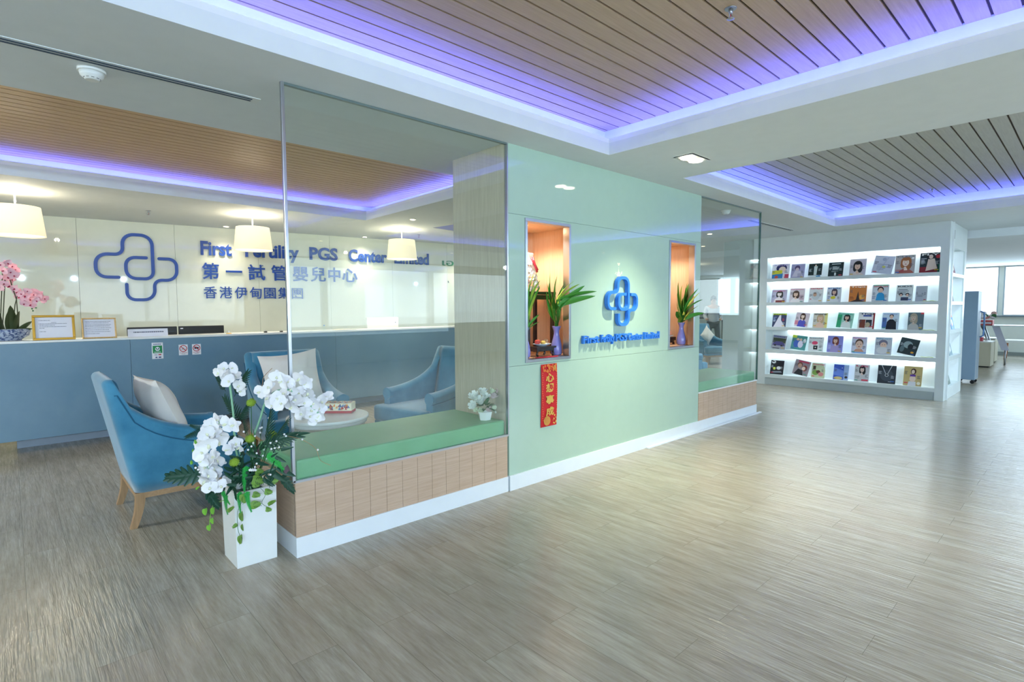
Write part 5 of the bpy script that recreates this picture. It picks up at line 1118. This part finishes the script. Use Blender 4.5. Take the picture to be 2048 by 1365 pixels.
cov = [
 [('magazine with a dark turban portrait and blue yellow panel, first in the top row', '#e9e4ee', [('e', '#23215c', .55, .72, .3, .26), ('e', SK2, .6, .62, .2, .2), ('r', '#1f7fc0', .05, 0, .6, .38), ('p', '#d7cf2e', [(.05, .3), (.62, .34), (.6, .58), (.04, .56)]), ('e', '#d0473c', .3, .12, .1, .1), ('r', '#c33a5c', .76, 0, .22, .3)], 'ASSIE', '#b9a8d6', 0, .30),
  ('mauve magazine with a dark haired figure, second in the top row', '#a9a6cf', [('e', '#5a4a78', .45, .72, .2, .18), ('e', '#dcc9d6', .45, .62, .13, .12), ('p', '#d5cfe2', [(.1, .1), (.9, .1), (.7, .5), (.3, .55)]), ('t', '#7d7aa8', .5, .3, .4, 5, .05)], '', '', 0, .28),
  ('black magazine with a standing figure in pale clothes, top row', '#132a2c', [('r', '#e4eef2', 0, 0, 1, .16), ('p', '#d9e4e2', [(.42, .18), (.62, .18), (.66, .8), (.4, .8)]), ('e', '#d9c7b8', .52, .85, .07, .07), ('r', '#57a8d0', .6, .03, .32, .1), ('t', '#8fa6a4', .06, .6, .25, 3, .08)], '', '', 0, .27),
  ('plain black magazine with white centred type, top row', '#182b30', [('r', '#dfe9ea', .2, .86, .6, .05), ('r', '#55686c', .25, .45, .5, .28), ('t', '#e8f0f0', .28, .68, .45, 4, .06), ('r', '#e8f0f0', .42, .08, .12, .2), ('t', '#b9c6c8', .22, .38, .5, 2, .05)], '', '', 0, .27),
  ('magazine with a black haired woman looking sideways, top row', '#cfc6d2', [('f', HK, SK, '#e6d6ce', .5, .58, 1.5)], '', '', 0, .31),
  ('pale sketch like magazine leaning left, top row', '#cdd2e2', [('p', '#b9bfd4', [(.3, .1), (.35, .1), (.7, .9), (.65, .9)]), ('e', '#aab2cc', .5, .8, .1, .09), ('t', '#9aa3bf', .2, .5, .6, 5, .07), ('e', '#d9dc78', .55, .38, .09, .06)], '', '', .14, .32),
  ('magazine with an auburn haired woman portrait, top row', '#b9b3b2', [('f', '#a9683c', SK2, '#b5685a', .55, .62, 1.45), ('e', '#ffffff', .88, .82, .07, .06), ('t', '#c33a48', .05, .2, .5, 3, .05)], 'CLEO', '#6d7f8c', 0, .33),
  ('red and black magazine with a woman in white, last in the top row', '#20303a', [('r', '#8c2430', 0, 0, 1, .3), ('p', SK2, [(.3, .1), (.85, .2), (.7, .7), (.4, .72)]), ('e', HK, .5, .82, .2, .15), ('e', SK2, .52, .8, .1, .11), ('e', '#c8323c', .86, .8, .11, .09), ('t', '#c9d2d8', .05, .7, .3, 4, .07), ('r', '#135c4a', .86, .02, .14, .4)], 'FLY', '#ffffff', 0, .345)],
 [('magazine with a pale woman in dark red dress, first in the second row', '#bdb6cf', [('f', HK, '#f2e6e6', '#f0e4e6', .52, .68, 1.2), ('r', '#7c1f2c', .3, .0, .6, .18)], 'mother', '#d86a9c', 0, .26),
  ('magazine with a long haired girl and pink title, second row', '#ddd2da', [('f', HB, SK, '#efe8ea', .42, .60, 1.2), ('t', '#b98aa0', .66, .5, .3, 6, .06)], 'Parenting', '#e07a9c', 0, .28),
  ('pale magazine with red title and a baby in a round frame, second row', '#dfe2e6', [('e', '#c9d0d6', .5, .45, .3, .3), ('e', BN, .42, .52, .13, .13), ('e', '#8c7468', .42, .62, .11, .05), ('r', '#c33a5c', .08, .2, .12, .05)], 'saraya', '#e04a4a', 0, .285),
  ('magazine with a short haired child and yellow flowers, second row', '#d9dde6', [('f', '#4a3a48', SK, '#e6e9ee', .52, .68, 1.1), ('e', '#d9cc3c', .45, .3, .18, .1), ('t', '#4f6ab0', .08, .36, .2, 3, .07)], 'Kids', '#4f7fc0', 0, .285),
  ('orange sunset travel magazine with a dark spire, second row', '#d8823c', [('p', '#3a2a28', [(0, 0), (1, 0), (.62, .14), (.52, .66), (.42, .14)]), ('e', '#f0b054', .75, .3, .16, .14), ('t', '#7c3420', .05, .3, .3, 3, .07)], 'Trips', '#ffffff', 0, .30),
  ('magazine with a toddler in a bright blue shirt, second row', '#cfd6dc', [('e', '#2a2226', .5, .72, .19, .17), ('e', SK, .5, .66, .15, .15), ('p', '#2f9cd0', [(.25, .08), (.8, .08), (.72, .45), (.58, .54), (.4, .54), (.3, .42)]), ('t', '#6a6f9c', .02, .3, .22, 3, .06), ('r', '#3fae8c', .05, .95, .9, .05)], 'mother care', '#d0504c', 0, .305),
  ('black and white magazine with a family group, second row', '#dfe6e6', [('t', '#6a7a80', .12, .7, .8, 4, .09), ('e', '#2a2a30', .3, .42, .12, .1), ('e', SK, .3, .38, .08, .08), ('e', '#2a2a30', .68, .42, .12, .1), ('e', SK, .68, .38, .08, .08), ('r', '#39445c', .3, .06, .45, .2)], 'KIDS', '#30383c', 0, .29),
  ('small grey plain magazine, last in the second row', '#b9bfc9', [('t', '#6f7a8c', .15, .4, .7, 3, .05), ('e', '#8f98a8', .6, .5, .08, .05)], '', '', 0, .265)],
 [('magazine with a tall gown and green title, first in the third row', '#1d2f5c', [('p', '#dcd9e6', [(.1, .0), (.95, .0), (.62, .5), (.6, .9), (.5, .9)]), ('r', '#b9cf3c', 0, .88, 1, .12), ('t', '#8fa6d6', .05, .7, .25, 5, .07), ('t', '#c33a48', .72, .6, .22, 3, .08)], 'bride', '#20301c', 0, .27),
  ('magazine with a brown haired woman in a blue dress, third row', '#d9cad6', [('f', HB, SK2, '#4a4fc0', .52, .76, 1.05), ('r', '#dc8aa0', 0, .12, .25, .3)], '', '', .1, .275),
  ('magazine with a blonde woman, yellow strip at its right, third row', '#d2d0c6', [('f', '#c9ac84', SK, SK, .5, .66, 1.3), ('r', '#e3dc8c', .8, 0, .2, 1), ('e', '#d6a04a', .9, .3, .07, .05)], 'more', '#5c5c60', 0, .28),
  ('mint green magazine with a black haired woman, third row', '#a9dccb', [('r', '#2fae78', .0, 0, .28, .86), ('f', HK, SK, '#dfe9e6', .6, .70, 1.05)], 'health', '#4fb8a0', .08, .28),
  ('magazine with a house photo and a red edge, third row', '#ece9e6', [('r', '#7c3c2c', .1, .06, .35, .5), ('r', '#22303c', .48, .1, .36, .45), ('e', '#b9a88c', .6, .25, .15, .15), ('r', '#9c2c30', .9, 0, .1, .95), ('r', '#3c54a0', .3, .74, .5, .1)], 'Thai', '#2a3a5c', 0, .30),
  ('pale blue magazine with a man in a black shirt, third row', '#cfe0f0', [('r', '#4f74b8', .02, .1, .26, .6), ('p', '#181d2a', [(.26, .0), (.88, .0), (.84, .45), (.65, .6), (.45, .6), (.3, .45)]), ('e', '#1a1a20', .55, .8, .13, .11), ('e', SK, .55, .74, .10, .12)], 'today', '#8fb0dc', 0, .295),
  ('curled grey magazine with a tousled blonde woman, third row', '#5c7078', [('f', '#a99c88', '#cdb9a6', '#b9b9b4', .36, .7, 1.3), ('r', '#d8404c', .8, .9, .2, .1)], '', '', 0, .30)],
 [('magazine with a purple car, first in the fourth row', '#9fa2b0', [('r', '#3c4a34', .05, .45, .9, .35), ('p', '#4a4684', [(.05, .25), (.95, .25), (.9, .42), (.7, .55), (.3, .55), (.1, .42)]), ('e', '#20202a', .25, .26, .09, .06), ('e', '#20202a', .72, .26, .09, .06), ('r', '#181c28', .1, .02, .5, .05)], 'motor', '#2c3f9c', .08, .27),
  ('bright magazine of two people in blue and white, fourth row', '#4f9c9c', [('e', '#3c64c0', .35, .42, .22, .28), ('e', SK, .4, .72, .1, .09), ('e', '#dcd9ee', .62, .4, .18, .26), ('e', SK, .6, .72, .09, .09), ('e', '#eef4f8', .86, .66, .1, .16), ('r', '#c8dc4a', 0, .8, .3, .2)], '', '', .1, .28),
  ('pale magazine with a pink flower in a black pot, fourth row', '#dfe4e6', [('e', '#d84a72', .42, .58, .2, .13), ('r', '#1c2024', .34, .12, .28, .28), ('r', '#eeeeee', .44, .24, .08, .06), ('t', '#a8b0b4', .7, .7, .22, 6, .09)], 'beauty', '#4f5c6c', 0, .275),
  ('violet magazine with a woman in a sequined dress, fourth row', '#8f92dc', [('f', '#7c3c34', SK, '#a69ad0', .52, .72, 1.1), ('t', '#c9ccf0', .06, .4, .25, 4, .07)], '', '', 0, .31),
  ('magazine with a smiling baby face and pink title, fourth row', '#cfd2e4', [('e', '#5c4034', .5, .62, .27, .26), ('e', SK, .5, .52, .24, .25), ('e', '#3b2a2a', .4, .55, .03, .02), ('e', '#3b2a2a', .6, .55, .03, .02), ('e', '#b0525a', .5, .41, .07, .025), ('p', '#d09c84', [(.15, .1), (.85, .1), (.7, .27), (.3, .27)]), ('r', '#8fb8e0', .1, 0, .9, .1)], 'Parenting', '#d860a8', 0, .305),
  ('magazine with a baby in a grey lilac hat, fourth row', '#c4c8d2', [('e', '#7c7890', .48, .66, .27, .2), ('e', SK, .5, .55, .2, .17), ('e', '#3b2a2a', .43, .57, .025, .018), ('e', '#3b2a2a', .58, .57, .025, .018), ('e', '#d8dade', .45, .25, .36, .2)], 'Baby care', '#5fa0c8', 0, .31),
  ('dark tilted magazine with a small orange badge, last in the fourth row', '#26383c', [('e', '#8fa4a8', .45, .6, .25, .22), ('e', '#1a2426', .6, .5, .14, .18), ('e', '#5c7478', .2, .3, .12, .2), ('e', '#d8a03c', .78, .18, .09, .06)], '', '', .2, .28)],
 [('black magazine with a round U mark, first in the bottom row', '#141820', [('e', '#f4f4f4', .22, .88, .16, .11), ('e', '#d6dc5c', .3, .42, .1, .1), ('e', '#dfe3e6', .62, .46, .16, .12), ('p', '#8c939c', [(.1, .1), (.9, .15), (.8, .25), (.2, .2)])], 'U', '#20242c', 0, .28),
  ('magazine with a couple leaning together, bottom row', '#9a8f98', [('e', '#7c4434', .36, .68, .17, .18), ('e', BN, .36, .62, .13, .15), ('e', '#8c3c30', .7, .5, .17, .2), ('e', SK2, .64, .48, .11, .13), ('p', '#20242c', [(.1, .0), (.7, .0), (.6, .35), (.3, .4)]), ('r', '#c03c5c', .2, .86, .7, .1)], '', '', .18, .29),
  ('food magazine with a curved corner and pink title, bottom row', '#c9d6b0', [('e', '#7aa04a', .3, .35, .24, .18), ('e', '#5c3a2a', .5, .4, .16, .12), ('e', '#d88c8c', .7, .25, .2, .14), ('r', '#4a3c2c', .1, .55, .2, .25), ('p', '#eef6f6', [(.75, 1), (1, 1), (1, .5), (.92, .75)])], 'Gourmet', '#d84a78', 0, .28),
  ('blue sky magazine with a paler one behind it, bottom row', '#3c5fc8', [('r', '#9fbce6', .68, 0, .32, 1), ('p', '#6a8ce0', [(0, .3), (.66, .2), (.66, .6), (0, .8)]), ('e', '#d9c88c', .35, .1, .28, .1), ('e', '#3a2f34', .86, .18, .1, .08), ('e', '#ffffff', .56, .78, .03, .02)], '', '', 0, .28),
  ('magazine with a black haired woman and red lettering, bottom row', '#cdcfd2', [('f', HK, '#e0c8bc', '#c6c6c8', .52, .72, 1.15), ('r', '#d8485c', .5, .04, .45, .09), ('t', '#6f7478', .06, .3, .4, 3, .06)], 'US', '#d8607c', 0, .305),
  ('dark magazine with a silver ring necklace, bottom row', '#2b333c', [('e', '#3f4a54', .5, .45, .36, .32), ('p', '#c9d0d6', [(.18, 1), (.22, 1), (.45, .55), (.43, .53)]), ('p', '#c9d0d6', [(.78, 1), (.74, 1), (.54, .55), (.56, .53)]), ('e', '#dfe4e8', .5, .46, .10, .08), ('e', '#2b333c', .5, .46, .075, .06), ('t', '#c9d0d6', .6, .1, .3, 1, .05)], '', '', 0, .32),
  ('golden magazine with a pregnant woman in a purple top, last in the bottom row', '#cdb67c', [('p', '#dfe0ea', [(.25, 0), (.7, 0), (.68, .22), (.3, .22)]), ('e', SK2, .5, .36, .17, .16), ('r', '#6a3ca8', .35, .48, .3, .10), ('e', HB, .52, .74, .15, .16), ('e', SK2, .5, .72, .09, .11), ('e', '#f0ead6', .84, .14, .1, .08)], '', '', 0, .33)]]
for i, row in enumerate(cov):
    for (y0, y1), (lab, bg, art, ti, tc, tilt, hg) in zip(rows[i], row):
        magazine(y0-.01, y1+.01, LV[i][0]+.0005, hg*.93, lab.replace('magazine', 'magazine', 1), bg, art, ti, tc or '#ffffff', random.uniform(-.04, .04), tilt, grp='magazines on the lit shelf')
for i, (x_, z_, lab, bg, c2) in enumerate([(11.02, LV[0][0], 'thin pink and green edged magazine, top of the shelf end', '#8f5c6c', '#5fae9c'), (10.98, LV[1][0], 'dark magazine in the second row of the shelf end', '#3c4a5c', '#c8d2dc'), (11.17, LV[2][0], 'bright blue magazine with orange title in the middle row of the shelf end', '#2f86c8', '#e8743c'), (11.08, LV[3][0], 'grey blue magazine in the fourth row of the shelf end', '#5c8494', '#dfe6ea'), (11.0, LV[4][0], 'green and grey magazine in the lowest row of the shelf end', '#6f8478', '#dfe2d8')]):
    magazine(x_-.13, x_+.13, z_+.0005, .27, lab, bg, [('r', c2, .05, .72, .9, .2), ('e', '#cfd8dc', .5, .4, .25, .2), ('t', c2, .1, .3, .5, 3, .06)], '', '#fff', 0, 0, x=YR+.045, face='y', grp='magazines on the shelf end')
for i, k in enumerate((1, 2, 3)):
    o = MB().tube([(0, -.08, .004), (.005, -.03, .012), (-.004, .02, .006), (.003, .08, .010)], .004, 5).build('price_tag_string', plain('string_lime', '#c6d65c', .6)); o.location = (BX+.05, 1.76, LV[k][0]+.0008+.000); tag(o, 'small lime green string lying at the right end of row %s' % ('two', 'three', 'four')[i], 'string', 'lime strings on the shelf')
# ================================================================== LOUNGE BEYOND THE SHELF
M_cart = plain('cabinet_grey_blue', '#8199ae', .45); M_bei = plain('beige_laminate', '#cfcbb6', .5)
r = thing('rolling_cabinet', 'tall grey blue cabinet on castors behind the shelf end', 'cabinet', (13.1, 1.62, 0))
MB().box(-.20, .02, -.13, .17, .075, 1.70).build('body', M_cart, r, bevel=.006); dr = MB().box(.024, .22, -.13, .17, .075, 1.70).build('door', M_cart, r, bevel=.006)
MB().tube([(.16, -.132, .85), (.17, -.18, .88), (.17, -.185, 1.0), (.17, -.185, 1.2), (.17, -.18, 1.30), (.16, -.132, 1.33)], .014, 8).build('handle', plain('handle_blue', '#5f86b8', .4), dr)
for sx in (-.15, .17):
    for sy in (-.09, .12): MB().lathe([(.03, -.012), (.033, -.006), (.033, .006), (.03, .012)], (0, 0, 0), 16).xf(Matrix.Translation((sx, sy, .0335))@Matrix.Rotation(PI/2, 4, 'Y')).box(sx-.018, sx+.018, sy-.012, sy+.012, .055, .075).build('castor', M_blackp, r)
def lowbox(x, y, w, d, h, lab):
    r = thing('low_cabinet', lab, 'cabinet', (x, y, 0), 0, 'beige low cabinets'); MB().box(-w/2, w/2, -d/2, d/2, .03, h-.02).build('body', M_bei, r); MB().box(-w/2-.01, w/2+.01, -d/2-.01, d/2+.01, h-.02, h).build('top', M_white, r); MB().box(-w/2+.03, w/2-.03, -d/2+.03, d/2-.03, 0, .03).build('plinth', M_dark, r)
lowbox(16.85, 1.93, .6, .56, .60, 'beige low cabinet on the floor behind the grey blue cabinet, nearer one'); lowbox(18.3, 2.0, .6, .56, .62, 'beige low cabinet farther back, before the windows')
r = thing('glass_table', 'glass topped counter table by the windows carrying flowers', 'table', (17.4, 1.62, 0))
MB().box(-.5, .5, -.55, .6, .955, .967).build('table_top', plain('smoked_glass', '#6d7c84', .1), r)
for sx in (-.12, .35): MB().tube([(sx, .3, .955), (sx*.8, .15, .5), (sx, .3, 0)], .02, 8).build('leg', M_chrome, r)
r = thing('flower_basket', 'flowers with a red box on the glass table by the window', 'flowers', (17.25, 1.86, .968)); MB().box(-.14, .14, -.16, .16, 0, .12).build('red_box', plain('basket_red', '#cf5a5a', .5), r); random.seed(4)
MB().box(-.142, -.14, -.14, .14, .03, .07).build('box_band', M_paper, r)
for i in range(20): MB().ell((random.uniform(-.12, .12), random.uniform(-.2, .2), .17+random.uniform(0, .12)), (.06, .06, .05), 8).build('bloom', (M_orw, M_leafm, plain('bloom_pink', '#e7b9b4', .6), M_orw)[i % 4], r)
o = MB().box(-.09, .09, -.1, .1, 0, .09).build('snack_box', plain('snack_red', '#c8505a', .5), bevel=.004); o.location = (16.8, 1.92, .6005); tag(o, 'small red box on the nearer beige low cabinet', 'box')
r = thing('dining_chair', 'white upholstered chair with wooden legs by the far window wall', 'chair', (19.6, 1.42, 0), 0)
MB().box(-.26, .26, -.28, .26, .44, .52).build('seat', M_white, r, bevel=.02); MB().box(-.25, .25, -.32, -.26, .50, 1.0).build('backrest', M_white, r, bevel=.02)
M_wl = wood('chair_leg_brown', '#a0623c', '#bb7c50', 'z', .5)
for sx in (-.22, .22):
    for sy in (-.26, .22): MB().tube([(sx, sy, .44), (sx*1.05, sy*1.08, 0)], .022, 8, taper=.7).build('leg', M_wl, r)
pendant((14.6, 0.02, 2.565), 'drum pendant lamp cut by the right edge of the view', None, -.20, -.42, .2, .22, 3)
r = thing('table_lamp', 'tall blurred display sheet leaning on the beige cabinets', 'display', (17.6, 1.60, 0)); MB().add([(-.01, -.18, .35), (-.01, -.04, .35), (-.14, .14, .93), (-.14, 0, .93), (.0, -.18, .35), (.0, -.04, .35), (-.13, .14, .93), (-.13, 0, .93)], [(3, 2, 1, 0), (4, 5, 6, 7), (0, 1, 5, 4), (1, 2, 6, 5), (2, 3, 7, 6), (3, 0, 4, 7)]).build('sheet', plain('sheet_pale', '#cdd3ea', .5), r); MB().tube([(-.005, -.11, 0), (-.005, -.11, .349)], .02, 8).build('stand', M_chrome, r); r.name = 'display_stand'
# ---------------------------------------------------------------- inner lounge seen through the far glass
r = thing('side_table', 'dark counter table behind the far bench glass by the person', 'table', (16.6, 8.5, 0)); MB().box(-.9, .9, -.3, .3, 1.06, 1.10).build('table_top', M_dark, r)
for sx in (-.85, .85): MB().box(sx-.02, sx+.02, -.03, .03, 0, 1.06).build('leg', M_dark, r)
pendant((15.0, 8.35, ZC), 'drum pendant lamp seen through the far glass, right one', None, -.25, -.60, .24, .28, 8); pendant((16.5, 9.9, ZC), 'drum pendant lamp seen through the far glass, left one', None, -.25, -.60, .24, .28, 8)
# person standing in pale jacket and dark trousers (small, behind glass)
def skin_body(nm, verts, edges, rad, mat, parent):
    me = bpy.data.meshes.new(nm); me.from_pydata(verts, edges, []); o = bpy.data.objects.new(nm, me); COL.objects.link(o); me.materials.append(mat)
    s = o.modifiers.new('skin', 'SKIN'); s.use_smooth_shade = True; me.skin_vertices or None
    if not me.skin_vertices: me.attributes.new
    for i, v in enumerate(me.skin_vertices[0].data): v.radius = rad[i] if isinstance(rad[i], tuple) else (rad[i], rad[i])
    me.skin_vertices[0].data[0].use_root = True; u = o.modifiers.new('sub', 'SUBSURF'); u.levels = 1; u.render_levels = 2; o.parent = parent; return o
r = thing('person', 'person with dark hair, pale jacket and dark trousers standing behind the far glass', 'person', (15.6, 7.90, 0), math.radians(-60))
V = [(0, 0, .95), (0, 0, 1.10), (0, -.01, 1.28), (0, 0, 1.42), (0, 0, 1.50), (0, -.02, 1.60), (0, -.02, 1.69),
     (.10, 0, .90), (.14, -.06, .50), (.16, .02, .08), (.17, -.12, .03), (-.10, 0, .90), (-.16, .10, .50), (-.18, .24, .10), (-.18, .12, .03),
     (.19, 0, 1.40), (.25, -.04, 1.15), (.20, -.24, 1.05), (.16, -.32, 1.06), (-.19, 0, 1.40), (-.25, -.02, 1.15), (-.20, -.22, 1.05), (-.16, -.30, 1.06)]
E_ = [(0, 1), (1, 2), (2, 3), (3, 4), (4, 5), (5, 6), (0, 7), (7, 8), (8, 9), (9, 10), (0, 11), (11, 12), (12, 13), (13, 14), (3, 15), (15, 16), (16, 17), (17, 18), (3, 19), (19, 20), (20, 21), (21, 22)]
RD = [(.15, .11), (.13, .10), (.16, .11), (.13, .09), .055, .085, .07, .09, .062, .042, .04, .09, .062, .042, .04, .062, .048, .038, .035, .062, .048, .038, .035]
try: skin_body('body', V, E_, RD, plain('skin_tone', '#c99c84', .6), r)
except Exception as e: print('skin failed', e)
KJ = [1, 2, 3]; jv = [V[i] for i in (0, 1, 2, 3, 15, 16, 17, 19, 20, 21)]
skin_body('jacket', [(0, 0, .88)]+jv[1:], [(0, 1), (1, 2), (2, 3), (3, 4), (4, 5), (5, 6), (3, 7), (7, 8), (8, 9)], [(.18, .14), (.165, .13), (.18, .13), (.14, .10), .075, .062, .05, .075, .062, .05], plain('jacket_pale', '#c3ccd8', .8), r)
skin_body('trousers', [V[0], V[7], V[8], (.16, .01, .12), V[11], V[12], (-.18, .22, .14)], [(0, 1), (1, 2), (2, 3), (0, 4), (4, 5), (5, 6)], [(.16, .13), .105, .078, .06, .105, .078, .06], plain('trousers_dark', '#232b36', .8), r)
MB().ell((0, .015, 1.66), (.095, .11, .115), 14).build('hair', plain('hair_dark', '#241d20', .7), r)
for s in (-1, 1): MB().box(s*.17-.045, s*.17+.045, (-.18 if s > 0 else .02), (.06 if s > 0 else .28), 0, .06).build('shoe', M_blackp, r, bevel=.02)
MB().lathe([(.02, 0), (.05, .02), (.05, .045), (.001, .05)], (0, -.115, 1.60), 10).xf(Matrix.Identity(4)).build('face', plain('skin_tone', '#c99c84', .6), r)
